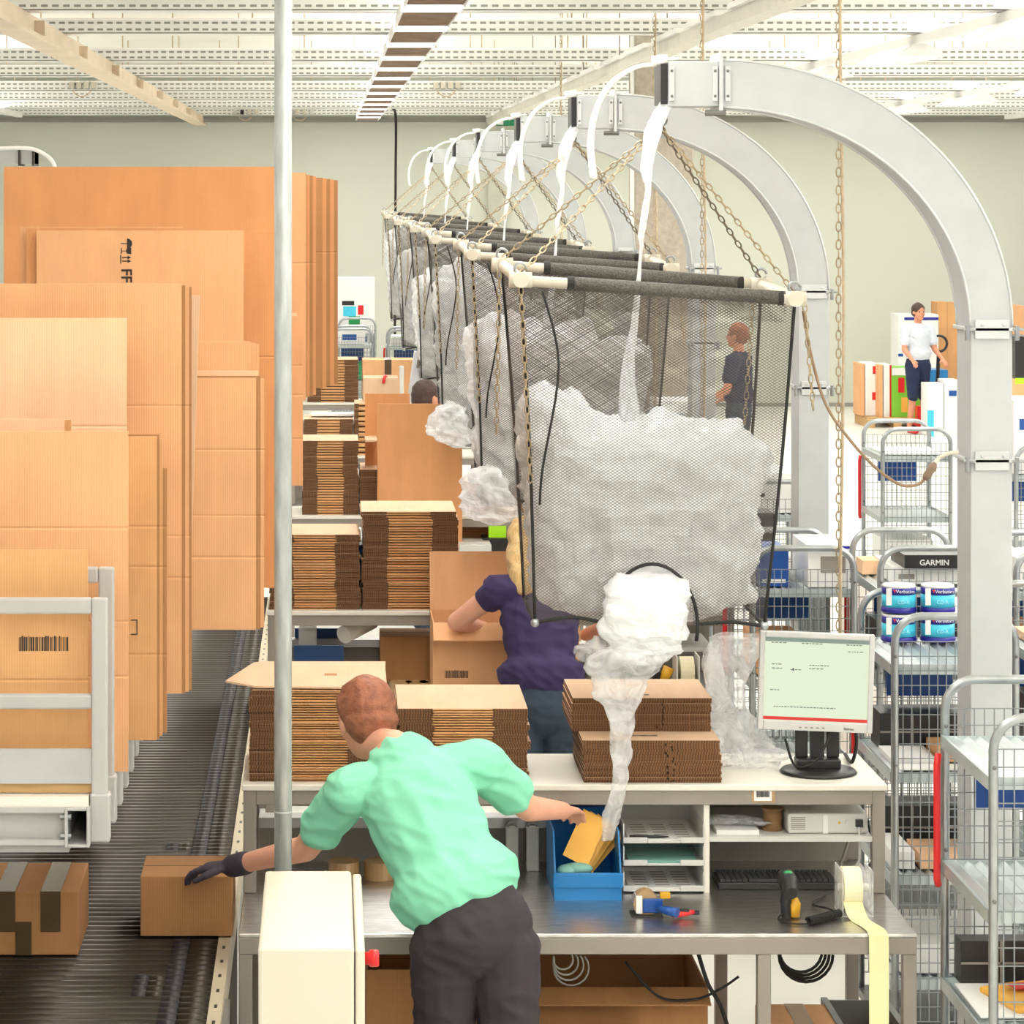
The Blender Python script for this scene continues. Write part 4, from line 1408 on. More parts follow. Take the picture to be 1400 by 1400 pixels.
for s, xa, xb in ((s3a, 0.12, 0.0), (s3b, -0.03, 0.08)):
    L_ = s.location
    p = s
    WL[p.name] = L_.copy()
    zt = L_.z + 0.0092
    yy = L_.y - 0.13
    mb = MB()
    rnd = random.Random(4)
    for i in range(26):
        x = L_.x - 0.1 + i * 0.005
        mb.box(x, x + 0.002 + 0.002 * rnd.random(), yy, yy + 0.02, zt, zt + 0.0004)
    mb.build('barcode', INK, p)
stack('stack on the second table shelf beside the rack cardboard', G, -0.255, 0.145, 12.86, 0.42, SZ, 28, 0.33)
stack('tallest stack, on the second table shelf left of the woman', G, 0.155, 0.572, 12.86, 0.45, SZ, 36, 0.43)
stack('stack on the third table shelf beside the rack cardboard', G, -0.14, 0.178, 16.6, 0.42, SZ, 28, 0.42)
stack('low stack in front of the big upright orange board', G, 0.185, 0.604, 16.6, 0.42, SZ, 18, 0.257)
stack('small stack on the fourth table shelf', G, -0.16, 0.18, 20.32, 0.42, SZ, 12, 0.25)
stack('stack on the farthest table shelf', G, -0.17, 0.27, 25.35, 0.42, SZ, 15, 0.37)
stack('small leaning stack beside the fourth table', G, 0.19, 0.30, 20.3, 0.35, SZ, 10, 0.36)

# ================================================================== monitor
mo = thing('monitor', 'silver flat screen monitor showing a pale form with red bottom bar', 'monitor', W(1120, 1058, 9.25))
d = 9.22
tl_, br_ = W(1038, 866, d), W(1194, 1000, d)
yaw = 0.10
Rm = Matrix.Rotation(-0.05, 3, 'X') @ Matrix.Rotation(yaw, 3, 'Z')
Rm = Matrix.Rotation(-yaw * 0.6, 3, 'Z') @ Matrix.Rotation(-0.03, 3, 'Y').inverted()
cm = (tl_ + br_) / 2
wm, hm = br_.x - tl_.x, tl_.z - br_.z


def mbox(mb, x0, x1, y0, y1, z0, z1, mi=0):
    c = Vector(((x0 + x1) / 2, (y0 + y1) / 2, (z0 + z1) / 2))
    return mb.obox(cm + Rm @ c, (abs(x1 - x0), abs(y1 - y0), abs(z1 - z0)), Rm, mi)


hw, hh = wm / 2, hm / 2
mb = MB()
b = 0.017
mbox(mb, -hw, -hw + b, 0, 0.03, -hh, hh)
mbox(mb, hw - b, hw, 0, 0.03, -hh, hh)
mbox(mb, -hw + b, hw - b, 0, 0.03, hh - b, hh)
mbox(mb, -hw + b, hw - b, 0, 0.03, -hh, -hh + 0.03)
mb.build('bezel', SILVER, mo, bevel=0.003)
mbox(MB(), -hw + .02, hw - .02, 0.03, 0.065, -hh + .02, hh - .02).build('rear_housing', BLACK, mo, bevel=0.008)
sx0, sx1, sz0, sz1 = -hw + b, hw - b, -hh + 0.03, hh - b
mbox(MB(), sx0, sx1, 0.006, 0.01, sz0, sz1).build('screen', SCREEN, mo)
mbox(MB(), sx0, sx1, 0.0045, 0.0058, sz0 + 0.002, sz0 + 0.012).build('red_status_bar', SCREEN_RED, mo)
mb = mbox(MB(), sx0, sx1, 0.003, 0.0058, sz1 - 0.013, sz1 - .0005)
mb.build('menu_bar', SCREEN_GREY, mo)
mb = MB()
rnd = random.Random(5)
for (fx, fz, n) in ((.06, .93, 4), (.35, .93, 6), (.78, .93, 5), (.8, .85, 5), (.07, .67, 3), (.43, .67, 7), (.07, .62, 3), (.25, .61, 3), (.43, .63, 4), (.06, .36, 3), (.1, .16, 20), (.05, .975, 8)):
    x = sx0 + fx * (sx1 - sx0)
    z = sz0 + fz * (sz1 - sz0)
    for k in range(n):
        l = rnd.uniform(.004, .011)
        mbox(mb, x, min(x + l, sx1 - .004), 0.0046, 0.0058, z, z + 0.003)
        x += l + .003
        if x > sx1 - .02:
            break
mb.build('screen_text', M('screen_ink', (120, 132, 112), 0.4, emit=0.6, glow=True), mo)
mbox(MB(), sx0 + .27 * (sx1 - sx0), sx0 + .282 * (sx1 - sx0), 0.0044, 0.0058, sz0 + .6 * (sz1 - sz0), sz0 + .635 * (sz1 - sz0)).build('cursor', BLACK, mo)
mb = MB()
for k in range(5):
    mbox(mb, -0.05 + k * 0.018, -0.042 + k * 0.018, -0.002, 0.0, -hh + .009, -hh + .013)
mb.build('buttons', GREY_FRAME, mo)
text('maker_name', 'Belinea', 0.011, cm + Rm @ Vector((hw * 0.5, -0.001, -hh + .008)), DARKMETAL, mo, xdir=Rm @ Vector((1, 0, 0)))
zb_ = SZ
cs = W(1118, 1040, d + 0.06)
mb = MB().box(cs.x - .022, cs.x + .022, d + .066, d + .085, zb_ + .03, cm.z + 0.03)
mb.build('stand_neck', BLACK, mo)
for sx_ in (-1, 1):
    x = cs.x + sx_ * 0.05
    MB().box(x - .02, x + .02, d + .067, d + .08, zb_ + .045, cm.z - hh * .5).build('stand_arm', BLACK, mo, bevel=0.003)
MB().box(cs.x - .07, cs.x + .07, d + .03, d + .1, zb_ + .012, zb_ + .045).build('stand_block', BLACK, mo, bevel=0.006)
mb = MB()
n = 28
mb.lathe((0, 0, 0), [(0.118, 0), (0.122, 0.004), (0.115, 0.012), (0.05, 0.016)], n)
mb.v = [Vector((cs.x + v.x, d + .05 + v.y * 0.95, zb_ + v.z)) for v in mb.v]
mb.build('stand_base', BLACK, mo, smooth=True)
MB().tube(smooth_path([(cs.x + .02, d + .09, cm.z - .1), (cs.x + .03, d + .02, zb_ + .13), (cs.x - .02, d - .02, zb_ + .05), (cs.x - .08, d, zb_ + .03), (cs.x - .1, d + .08, zb_ + .1)]), .004, 6).build('monitor_cable', CORD, mo, smooth=True)
MB().tube(smooth_path([(cs.x + .11, d + .12, cm.z - .1), (cs.x + .13, d + .1, zb_ + .1), (cs.x + .12, d + .12, zb_ + .02), (cs.x + .13, d + .3, zb_ + .01)]), .006, 6).build('monitor_cable', CORD, mo, smooth=True)

# ================================================================== worktop objects of the front table
# blue bin
bb = thing('storage_bin', 'bright blue open fronted plastic bin on the steel worktop', 'bin', W(805, 1208, 9.05))
d0, d1 = 9.0, 9.32
x0, x1 = X(758, d0), X(850, d0)
z0 = TZ
zf, zr = TZ + 0.085, TZ + 0.20
t_ = 0.005
mb = MB()
mb.box(x0, x1, d0, d1, z0, z0 + t_)
mb.box(x0, x1, d0, d0 + t_, z0 + t_, zf).box(x0, x1, d1 - t_, d1, z0 + t_, zr + .02)
for xa in (x0, x1 - t_):
    vs = [(xa, d0 + t_, z0 + t_), (xa, d1 - t_, z0 + t_), (xa, d1 - t_, zr), (xa, d0 + .07, zr), (xa, d0 + t_, zf)]
    vs += [(p[0] + t_, p[1], p[2]) for p in vs]
    mb.add(vs, [(0, 1, 2, 3, 4), (9, 8, 7, 6, 5)] + [(i, (i + 1) % 5, (i + 1) % 5 + 5, i + 5) for i in range(5)])
mb.build('shell', BLUE, bb)
MB().box(x0 - .004, x1 + .004, d0 - .006, d0 + .002, zf - .045, zf).build('front_lip', BLUE, bb, bevel=0.003)
MB().box(x0 + .05, x1 - .02, d1 - .002, d1 + .012, zr, zr + .05).build('back_tab', BLUE_DK, bb)
for k in range(4):
    e = MB()
    c = W(800 + k * 6, 1146 + k * 3, 9.1 + .02 * k)
    R_ = Matrix.Rotation(0.5 + .1 * k, 3, 'Y') @ Matrix.Rotation(-.4, 3, 'X')
    e.obox(c, (0.085, 0.004, 0.16), R_)
    tag(e.build('envelope', ENVELOPE), 'yellow envelope standing in the blue bin, %s of four' % ('first', 'second', 'third', 'fourth')[k], 'envelope', 'envelopes in the blue bin')
e = MB().ell((X(790, 9.03), 9.06, TZ + .085), (0.05, 0.03, 0.018)).ell((X(775, 9.03), 9.05, TZ + .08), (0.03, 0.03, 0.02))
tag(e.build('cloth', TEAL, smooth=True), 'crumpled teal cloth lying in the blue bin', 'cloth')

# letter trays
for k, zz in enumerate((TZ + 0.005, TZ + 0.085, TZ + 0.155)):
    d = 9.1
    lt = thing('letter_tray', ['bottom grey letter tray of the stack', 'middle grey letter tray holding a teal folder', 'top grey letter tray with a printed form and pen'][k], 'tray', (X(908, d), d + .15, zz), 'grey letter trays')
    xa, xb = X(852, d), X(963, d)
    mb = MB().box(xa, xb, d, d + .33, zz, zz + .004)
    mb.box(xa, xa + .004, d, d + .33, zz + .004, zz + .06).box(xb - .004, xb, d, d + .33, zz + .004, zz + .06).box(xa + .004, xb - .004, d + .326, d + .33, zz + .004, zz + .06)
    mb.build('tray_shell', GREY_PL, lt)
    MB().box(xa, xa + .075, d - .006, d, zz, zz + .018).box(xb - .075, xb, d - .006, d, zz, zz + .018).box(xa + .075, xb - .075, d - .006, d, zz, zz + .008).build('front_lip', GREY_PL, lt, bevel=.002)
    if k == 1:
        o_ = MB().box(xa + .02, xb - .02, d + .005, d + .3, zz + .006, zz + .014).build('folder', TEAL)
        tag(o_, 'teal cardboard folder in the middle letter tray', 'folder')
    else:
        pp = thing('printed_form', 'sheet of paper with a grey printed table in the %s letter tray' % ('bottom' if k == 0 else 'top'), 'paper', (X(908, d), d + .15, zz + .005))
        MB().box(xa + .02, xb - .02, d + .01, d + .3, zz + .005, zz + .009).build('page', PAPER, pp)
        mb = MB()
        for r_ in range(6):
            for c_ in range(3):
                mb.box(xa + .04 + c_ * .065, xa + .085 + c_ * .065, d + .04 + r_ * .035, d + .05 + r_ * .035, zz + .009, zz + .0094)
        mb.build('print', GREY_FRAME, pp)
zz = TZ + .155
tag(MB().tube([(X(862, 9.1), 9.13, zz + .014), (X(900, 9.1), 9.125, zz + .014), (X(915, 9.1), 9.125, zz + .014)], [.0045, .0045, .002], 8).build('pen', BLACK, smooth=True), 'black ballpoint pen on the top letter tray', 'pen')

# tape dispenser
d = 8.83
td = thing('tape_dispenser', 'blue hand tape dispenser with a brown tape roll on the worktop', 'tape dispenser', W(895, 1236, d))
c = W(882, 1221, d)
MB().lathe((c.x, c.y - .025, TZ + .038), [(.016, 0), (.038, 0), (.038, .05), (.016, .05)], 20, axis='Y').build('tape_roll', CLEARTAPE, td, smooth=False)
MB().box(c.x - .01, c.x + .05, c.y - .035, c.y - .027, TZ + .012, TZ + .055).build('side_plate', BLUE_SIGN, td, bevel=.004)
MB().tube([(c.x + .03, c.y - .05, TZ + .032), (c.x + .06, c.y - .07, TZ + .028), (c.x + .088, c.y - .085, TZ + .026)], [.012, .017, .019], 10, flat=.75).build('handle', BLUE_SIGN, td, smooth=True)
MB().box(c.x - .03, c.x - .012, c.y - .032, c.y + .03, TZ + .01, TZ + .062).build('guard', PAPER, td)
MB().box(c.x + .045, c.x + .075, c.y - .01, c.y + .01, TZ + .05, TZ + .066).build('brake_tab', YELLOW, td)
MB().box(c.x - .045, c.x + .05, c.y - .04, c.y + .03, TZ, TZ + .006).build('cutter_plate', BLACK, td)
# box cutter
bc = thing('box_cutter', 'red and black safety box cutter lying on the worktop', 'knife', W(935, 1246, 8.75))
p0, p1 = Vector((X(920, 8.75), 8.77, TZ + .013)), Vector((X(951, 8.75), 8.79, TZ + .017))
MB().tube([p0, p0.lerp(p1, .3), p0.lerp(p1, .7), p1], [.009, .013, .012, .008], 8, flat=.8).build('handle', RED, bc, smooth=True)
MB().obox(p0.lerp(p1, .55) + Vector((0, -.004, .010)), (.03, .012, .008)).build('slider', BLACK, bc, bevel=.002)
MB().obox(p1 + Vector((.006, 0, -.002)), (.02, .008, .012)).build('blade_guard', BLACK, bc)

# UPS, paper bag of film, spool on the inner shelf
up = thing('power_supply', 'pale grey power supply unit with buttons on the inner shelf', 'device', W(1130, 1141, 9.15))
d = 9.13
xa, xb = X(1077, d), X(1187, d)
MB().box(xa, xb, d, d + .3, 1.036, 1.036 + .064).build('housing', GREY_PL, up, bevel=.008)
mb = MB()
for k in range(7):
    mb.box(xa + .01, xa + .055, d - .0006, d, 1.05 + k * .006, 1.053 + k * .006)
mb.build('vent_lines', GREY_FRAME, up)
MB().box(xa + .11, xa + .125, d - .002, d, 1.037, 1.095).build('trim_strip', PAPER, up)
MB().lathe((xb - .065, d, 1.072), [(.008, 0), (.008, -.004)], 12, axis='Y').build('button', SILVER, up)
MB().lathe((xb - .09, d, 1.072), [(.004, 0), (.004, -.003)], 10, axis='Y').build('indicator_lamp', YELLOW, up)
MB().box(xb - .04, xb - .018, d - .012, d, 1.06, 1.082).build('plug', BLACK, up)
MB().tube(smooth_path([(xb - .03, d - .008, 1.06), (xb - .028, d - .01, 1.0), (xb - .03, d + .02, .94), (xb - .06, d + .1, .9)]), .004, 6).build('power_cord', GREY_PL, up, smooth=True)
cr = film_ribbon([(975, 1125, 9.2, .06), (1000, 1118, 9.2, .12), (1030, 1122, 9.2, .13), (1042, 1128, 9.2, .04)], seed=9, fold=.6)
tag(cr.build('crumpled_bag', FILM, smooth=True), 'crumpled white plastic bag on the inner shelf', 'bag')
tag(MB().box(X(978, 9.15), X(1036, 9.15), 9.12, 9.35, 1.036, 1.05).build('paper_stack', PAPER), 'flat white papers under the crumpled bag', 'paper')
sp = thing('spool', 'brown spool standing beside the power supply', 'spool', W(1056, 1141, 9.2))
MB().lathe((X(1056, 9.2), 9.2, 1.036), [(.034, 0), (.034, .006), (.03, .008), (.03, .062), (.034, .064), (.034, .07)], 20).build('winding', M('brown_twine', (138, 104, 70), .8, var=.25, scale=60, stretch=(.3, .3, 6)), sp, smooth=True)

# keyboard
kb = thing('keyboard', 'black computer keyboard under the inner shelf', 'keyboard', W(1065, 1205, 9.2))
d = 9.14
xa, xb = X(982, d), X(1146, d)
MB().box(xa, xb, d, d + .15, TZ, TZ + .022).build('base', BLACK, kb, bevel=.004)
mb = MB()
KEYM = M('dark_keys', (62, 62, 64), .5)
for r_ in range(6):
    for c_ in range(20):
        x = xa + .008 + c_ * (xb - xa - .016) / 20
        y = d + .012 + r_ * .022
        if r_ == 0 and 4 < c_ < 10:
            continue
        mb.box(x, x + .014, y, y + .017, TZ + .022, TZ + .03)
mb.box(xa + .008 + 5 * .0182, xa + .008 + 9.8 * .0182, d + .012, d + .029, TZ + .022, TZ + .03)
ko = mb.build('keys', KEYM, kb)
ko['kind'] = 'stuff'

# hand scanner on its stand with coiled lead
sc = thing('barcode_scanner', 'black and yellow handheld barcode scanner with coiled lead', 'scanner', W(1078, 1250, 8.78))
d = 8.78
c = W(1076, 1245, d)
MB().tube(smooth_path([(c.x - .002, d, TZ + .005), (c.x - .004, d, TZ + .05), (c.x + .004, d + .01, TZ + .09)]), [.02] * 6 + [.022] * 7, 12, flat=.8).build('grip', BLACK, sc, smooth=True)
MB().tube(smooth_path([(c.x + .004, d - .045, TZ + .085), (c.x + .005, d, TZ + .105), (c.x + .006, d + .06, TZ + .11)]), [.022] * 6 + [.028] * 7, 12).build('head', BLACK, sc, smooth=True)
MB().ell((c.x + .006, d + .02, TZ + .133), (.014, .012, .006)).build('green_light', GREEN, sc, smooth=True)
MB().tube([(c.x + .02, d + .005, TZ + .006), (c.x + .022, d + .005, TZ + .045), (c.x + .022, d + .01, TZ + .06)], [.019, .02, .012], 10).build('yellow_grip', YELLOW, sc, smooth=True)
pts = smooth_path([(c.x - .012, d - .01, TZ + .02), (c.x - .03, d - .03, TZ + .006), (c.x - .005, d - .08, TZ + .005), (c.x + .05, d - .085, TZ + .005)])
MB().tube(pts, .003, 6).build('lead', CORD, sc, smooth=True)
coil = []
e0, e1 = Vector((c.x + .05, d - .085, TZ + .014)), Vector((c.x + .16, d + .01, TZ + .014))
for i in range(161):
    t = i / 160
    a = t * 2 * math.pi * 20
    ax = (e1 - e0).normalized()
    s_ = Vector((-ax.y, ax.x, 0))
    coil.append(e0.lerp(e1, t) + s_ * math.cos(a) * .011 + Vector((0, 0, .011 * math.sin(a))))
MB().tube(coil, .0028, 5).build('coiled_lead', CORD, sc, smooth=True)
MB().tube(smooth_path([e1, e1 + Vector((-.03, .06, .0)), e1 + Vector((-.06, .14, -.008)), e1 + Vector((0, .25, -.008))]), .003, 6).build('lead', CORD, sc, smooth=True)

# label roll and its yellow strip hanging over the table edge
lr = thing('label_roll', 'cream label roll in a clear holder with strip hanging off the table', 'label roll', W(1168, 1238, 8.85))
d = 8.86
c = W(1166, 1208, d)
rr = .062
zc = TZ + .075
MB().lathe((c.x - .035, d, zc), [(.02, 0), (rr, 0), (rr, .055), (.02, .055)], 28, axis='X').build('roll', M('cream_labels', (244, 236, 200), .6, var=.03), lr, smooth=False)
for x in (c.x - .042, c.x + .048):
    MB().box(x - .0025, x + .0025, d - .065, d + .06, TZ + .004, zc + .062).build('side_plate', mat_film('clear_acrylic', .45, bump=.0), lr)
MB().cyl((c.x - .045, d, zc), (c.x + .05, d, zc), .012, 12).build('spindle', PAPER, lr)
MB().box(c.x - .045, c.x + .051, d - .065, d + .06, TZ, TZ + .004).build('base_plate', GREY_PL, lr)
xs = (X(1160, d), X(1192, d))
strip = []
path = [(c.x - .01, d - .05, zc - .03), (c.x + .0, d - .1, TZ + .004), (c.x + .022, TYF + .06, TZ + .003), (c.x + .026, TYF - .003, TZ + .001), (c.x + .028, TYF - .012, TZ - .03), (c.x + .028, TYF - .012, TZ - .2), (c.x + .026, TYF - .02, .35)]
path = smooth_path(path, 4)
vs, fs = [], []
for p in path:
    vs += [p + Vector((-.029, 0, 0)), p + Vector((.029, 0, 0)), p + Vector((.029, .0008, .0008)), p + Vector((-.029, .0008, .0008))]
for i in range(len(path) - 1):
    for j in range(4):
        fs.append((i * 4 + j, i * 4 + (j + 1) % 4, i * 4 + 4 + (j + 1) % 4, i * 4 + 4 + j))
MB().add(vs, fs).build('label_strip', LABELS, lr)

# wall-side cables behind the keyboard
for k, (a, b, c_, lb_) in enumerate((((1160, 1150), (1150, 1180), (1142, 1200), 'grey cable running down behind the power supply'), ((1185, 1120), (1196, 1170), (1175, 1195), 'black cable curling at the right shelf post'))):
    tag(MB().tube(smooth_path([W(*a, 9.45), W(*b, 9.45), W(*c_, 9.42)]), .005, 6).build('cable', [GREY_FRAME, CORD][k], smooth=True), lb_, 'cable')

# under the front table
def carton(name, label, x0, x1, y0, y1, z0, z1, mat, tape=None, group=None, cat='box', parts=True):
    t = thing(name, label, cat, ((x0 + x1) / 2, (y0 + y1) / 2, z0), group)
    MB().box(x0, x1, y0, y1, z0, z1).build('body', mat, t, bevel=.003)
    xm = (x0 + x1) / 2
    if tape:
        w_ = min(.03, (x1 - x0) * .12)
        mb = MB().box(xm - w_, xm + w_, y0 - .0012, y1, z1, z1 + .0012).box(xm - w_, xm + w_, y0 - .0012, y0, z1 - (z1 - z0) * .35, z1)
        mb.build('tape', tape, t)
    elif parts:
        MB().box(x0, x1, (y0 + y1) / 2 - .0015, (y0 + y1) / 2 + .0015, z1, z1 + .0008).build('flap_seam', EDGE, t)
    return t


def open_carton(label, x0, x1, y0, y1, z0, z1, mat, flap=0.12, cat='box', back=None, front=None, sides=0.0, group=None):
    """open topped carton of thin board with its flaps folded out"""
    t = thing('open_carton', label, cat, ((x0 + x1) / 2, (y0 + y1) / 2, z0), group)
    w_ = .006
    mb = MB().box(x0, x1, y0, y1, z0, z0 + w_)
    mb.box(x0, x1, y0, y0 + w_, z0 + w_, z1).box(x0, x1, y1 - w_, y1, z0 + w_, z1)
    mb.box(x0, x0 + w_, y0 + w_, y1 - w_, z0 + w_, z1).box(x1 - w_, x1, y0 + w_, y1 - w_, z0 + w_, z1)
    mb.build('body', mat, t)

    def fl_(p, q, off, nm):
        p, q, off = Vector(p), Vector(q), Vector(off)
        n_ = (q - p).cross(off).normalized() * .005
        vs = [p, q, q + off, p + off]
        MB().add(vs + [v + n_ for v in vs], [(0, 1, 2, 3), (7, 6, 5, 4), (0, 4, 5, 1), (1, 5, 6, 2), (2, 6, 7, 3), (3, 7, 4, 0)]).build(nm, mat, t)
    if back:
        fl_((x0, y1, z1), (x1, y1, z1), back, 'flap')
    if front:
        fl_((x0, y0, z1), (x1, y0, z1), front, 'flap')
    if sides:
        fl_((x0, y0, z1), (x0, y1, z1), (-sides * .35, 0, sides), 'flap')
        fl_((x1, y0, z1), (x1, y1, z1), (sides * .35, 0, sides), 'flap')
    return t


open_carton('tall dark carton added to darken the floor under the table behind the control cabinet', X(500, 9.0), X(634, 9.0), 8.95, 9.4, 0.0, 0.66, K_DARK)  # added carton, covers floor that came out too bright under the table
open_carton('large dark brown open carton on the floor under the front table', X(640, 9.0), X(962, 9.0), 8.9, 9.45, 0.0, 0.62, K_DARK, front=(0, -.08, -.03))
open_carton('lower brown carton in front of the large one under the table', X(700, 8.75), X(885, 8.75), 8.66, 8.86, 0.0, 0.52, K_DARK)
tb = carton('taped_carton', 'small taped brown carton on the floor under the table', X(1042, 9.0), X(1148, 9.0), 8.85, 9.15, 0.25, 0.5, K_MID, tape=CLEARTAPE)
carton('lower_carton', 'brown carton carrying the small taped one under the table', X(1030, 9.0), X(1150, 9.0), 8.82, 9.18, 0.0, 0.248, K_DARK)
gb = thing('waste_bin', 'grey plastic tub under the right end of the front table', 'bin', (X(1195, 9.0), 9.0, 0))
xa, xb = X(1150, 8.9), X(1235, 8.9)
mb = MB().box(xa, xb, 8.85, 9.2, 0, .01)
mb.box(xa, xa + .008, 8.85, 9.2, .01, .5).box(xb - .008, xb, 8.85, 9.2, .01, .5).box(xa, xb, 8.85, 8.858, .01, .5).box(xa, xb, 9.192, 9.2, .01, .5)
mb.build('shell', M('grey_tub', (122, 124, 122), .5), gb)
MB().box(xa - .01, xb + .01, 8.84, 8.86, .48, .505).box(xa - .01, xa + .01, 8.84, 9.21, .48, .505).box(xb - .01, xb + .01, 8.84, 9.21, .48, .505).build('rim', M('grey_tub_rim', (140, 142, 140), .5), gb)
tag(MB().obox(W(820, 1340, 9.2) + Vector((0, .3, 0)), (.05, .04, .5), Matrix.Rotation(.75, 3, 'Y')).build('diagonal_strut', DARKMETAL), 'black diagonal strut behind the cartons under the table', 'strut')
for k, pp in enumerate(([(955, 1305), (968, 1345), (985, 1375), (1000, 1420)], [(1010, 1335), (985, 1352), (950, 1366), (900, 1362), (855, 1315)])):
    tag(MB().tube(smooth_path([W(a, b, 8.82) for a, b in pp]), [.007, .004][k], 6).build('cable', CORD, smooth=True), ['thick black cable hanging under the front table', 'thin dark cable sagging across the large carton under the table'][k], 'cable')
cl = thing('cable_coil', 'coil of black cable hung below the worktop', 'cable', W(1095, 1325, 8.95))
for k in range(4):
    c = W(1095 + k * 3, 1300 + k * 3, 8.95)
    MB().tube(arc((c.x, c.y + .01 * k, c.z), .065 + .006 * k, 180, 360, 12), .005, 6).build('loop', CORD, cl, smooth=True)
wc = thing('wire_bundle', 'pale wire bundle below the worktop beside the worker', 'cable', W(775, 1330, 8.9))
for k in range(4):
    c = W(770 + k * 4, 1312 + k * 5, 8.9)
    MB().tube(arc((c.x, c.y + .01 * k, c.z), .03 + .008 * k, 160, 400, 12), .003, 5).build('loop', GREY_PL, wc, smooth=True)
# tape rolls and bits behind the worker on the worktop
for k, (px, py, rad) in enumerate(((470, 1195, .05), (520, 1192, .052), (585, 1192, .05))):
    c = W(px, py, 9.3)
    tag(MB().lathe((c.x, 9.3, TZ), [(.028, 0), (rad, 0), (rad, .055), (.028, .055)], 22).build('tape_roll', CLEARTAPE), 'roll of brown packing tape on the worktop, %s from the pole' % ('first', 'second', 'third')[k], 'tape', 'tape rolls behind the worker')
for k, (px, lb_) in enumerate(((700, 'grey hand tool hanging behind the worker at the shelf rail'), (728, 'silver padlock shaped tool behind the worker beside the blue bin'))):
    c = W(px, 1160, 9.4)
    t = thing('hand_tool', lb_, 'tool', (c.x, 9.4, TZ))
    MB().box(c.x - .02, c.x + .02, 9.38, 9.42, TZ, TZ + .14).build('body', GREY_PL, t, bevel=.004)
    MB().tube(arc((c.x, 9.4, TZ + .14), .014, 0, 180, 8), .004, 6).build('loop', STEEL_DULL, t, smooth=True)

# ================================================================== conveyor boxes
c1 = carton('taped_carton', 'brown carton with dark tape strips riding the conveyor at the left', X(-60, 8.8), X(108, 8.8), 8.78, 9.16, CZ, CZ + .19, K_DARK, tape=None, parts=False)
xa, xb = X(-60, 8.8), X(92, 8.8)
for px in (70, 8):
    xm = X(px, 8.8)
    MB().box(xm - .03, xm + .03, 8.7785, 9.16, CZ + .19, CZ + .1915).box(xm - .03, xm + .03, 8.7785, 8.78, CZ + .07, CZ + .19).build('tape', TAPE, c1)
MB().box(X(22, 8.8), X(44, 8.8), 8.7785, 8.78, CZ, CZ + .1).build('tape', TAPE, c1)
c2 = carton('carton', 'brown carton being pushed along the conveyor by the gloved hand', X(192, 9.0), X(318, 9.0), 9.0, 9.28, CZ, CZ + .185, K_DARK)

# ================================================================== shelf trolleys
CW, CL, CH = 0.44, 0.66, 1.60
SHELVES = (1.42, 1.05, 0.70, 0.34)


def make_cart():
    """origin: front left floor corner"""
    t = thing('shelf_trolley', 'proto', 'trolley', (0, 0, 0), 'galvanised shelf trolleys')
    r = 0.0135
    for y in (r, CL - r):
        R_ = 0.09
        pts = [(r, y, 0.12), (r, y, CH - R_ - r)]
        pts += [(r + R_ - R_ * math.cos(math.radians(a)), y, CH - r - R_ + R_ * math.sin(math.radians(a))) for a in range(15, 91, 15)]
        pts += [(CW - r - R_ + R_ * math.sin(math.radians(a)), y, CH - r - R_ + R_ * math.cos(math.radians(a))) for a in range(0, 91, 15)]
        pts += [(CW - r, y, 0.12)]
        ef_ = MB().tube(pts, r, 10).build('end_frame', GALV if y > .3 else GALV_DARK if False else GALV, t, smooth=True)
        for x in (r, CW - r):
            for z in (1.45, 1.08):
                MB().lathe((x, y - r, z), [(.006, .002), (.006, -.003), (.003, -.005)], 8, axis='Y').build('bolt', GALV_DARK, ef_)
        mb = MB()
        w = .0016
        for i in range(13):
            x = 2 * r + (i + .5) * (CW - 4 * r) / 13
            mb.box(x - w, x + w, y - w, y + w, 0.2, 1.50)
        for j in range(27):
            z = 0.2 + j * 0.05
            mb.box(r, CW - r, y - w - .0016, y + w - .0016, z - w, z + w)
        mb.build('wire_mesh', WIRE, t)
    for z in SHELVES:
        mb = MB()
        n = 12
        vs, fs = [], []
        xs = [.006 + (CW - .012) * i / (2 * n) for i in range(2 * n + 1)]
        for i, x in enumerate(xs):
            zz = z - (0.012 if i % 2 else 0)
            vs += [(x, .03, zz), (x, CL - .03, zz)]
        for i in range(2 * n):
            fs.append((2 * i, 2 * i + 2, 2 * i + 3, 2 * i + 1))
        mb.add(vs, fs)
        mb.box(.004, CW - .004, .024, .03, z - .035, z).box(.004, CW - .004, CL - .03, CL - .024, z - .035, z)
        mb.box(.0, .005, .024, CL - .024, z - .035, z + .002).box(CW - .005, CW, .024, CL - .024, z - .035, z + .002)
        mb.build('deck', DECK, t)
    MB().tube([(-.012, CL - .04, .98), (-.018, CL - .05, 1.0), (-.018, CL - .05, 1.34), (-.012, CL - .04, 1.37)], .011, 8).build('red_handle', RED, t, smooth=True)
    MB().box(.1, .34, CL - .045, CL - .038, 1.21, 1.37).build('blue_plate', BLUE_SIGN, t)
    MB().box(.0, CW, .0, CL, .12, .15).build('base_frame', GALV_DARK, t)
    for x in (.05, CW - .05):
        for y in (.06, CL - .06):
            ca_ = MB().lathe((x - .015, y, .05), [(.018, 0), (.05, .003), (.05, .027), (.018, .03)], 14, axis='X').build('castor', BLACK, t)
            MB().box(x - .022, x + .022, y - .02, y + .02, .06, .12).build('castor_fork', GALV_DARK, ca_)
    return t


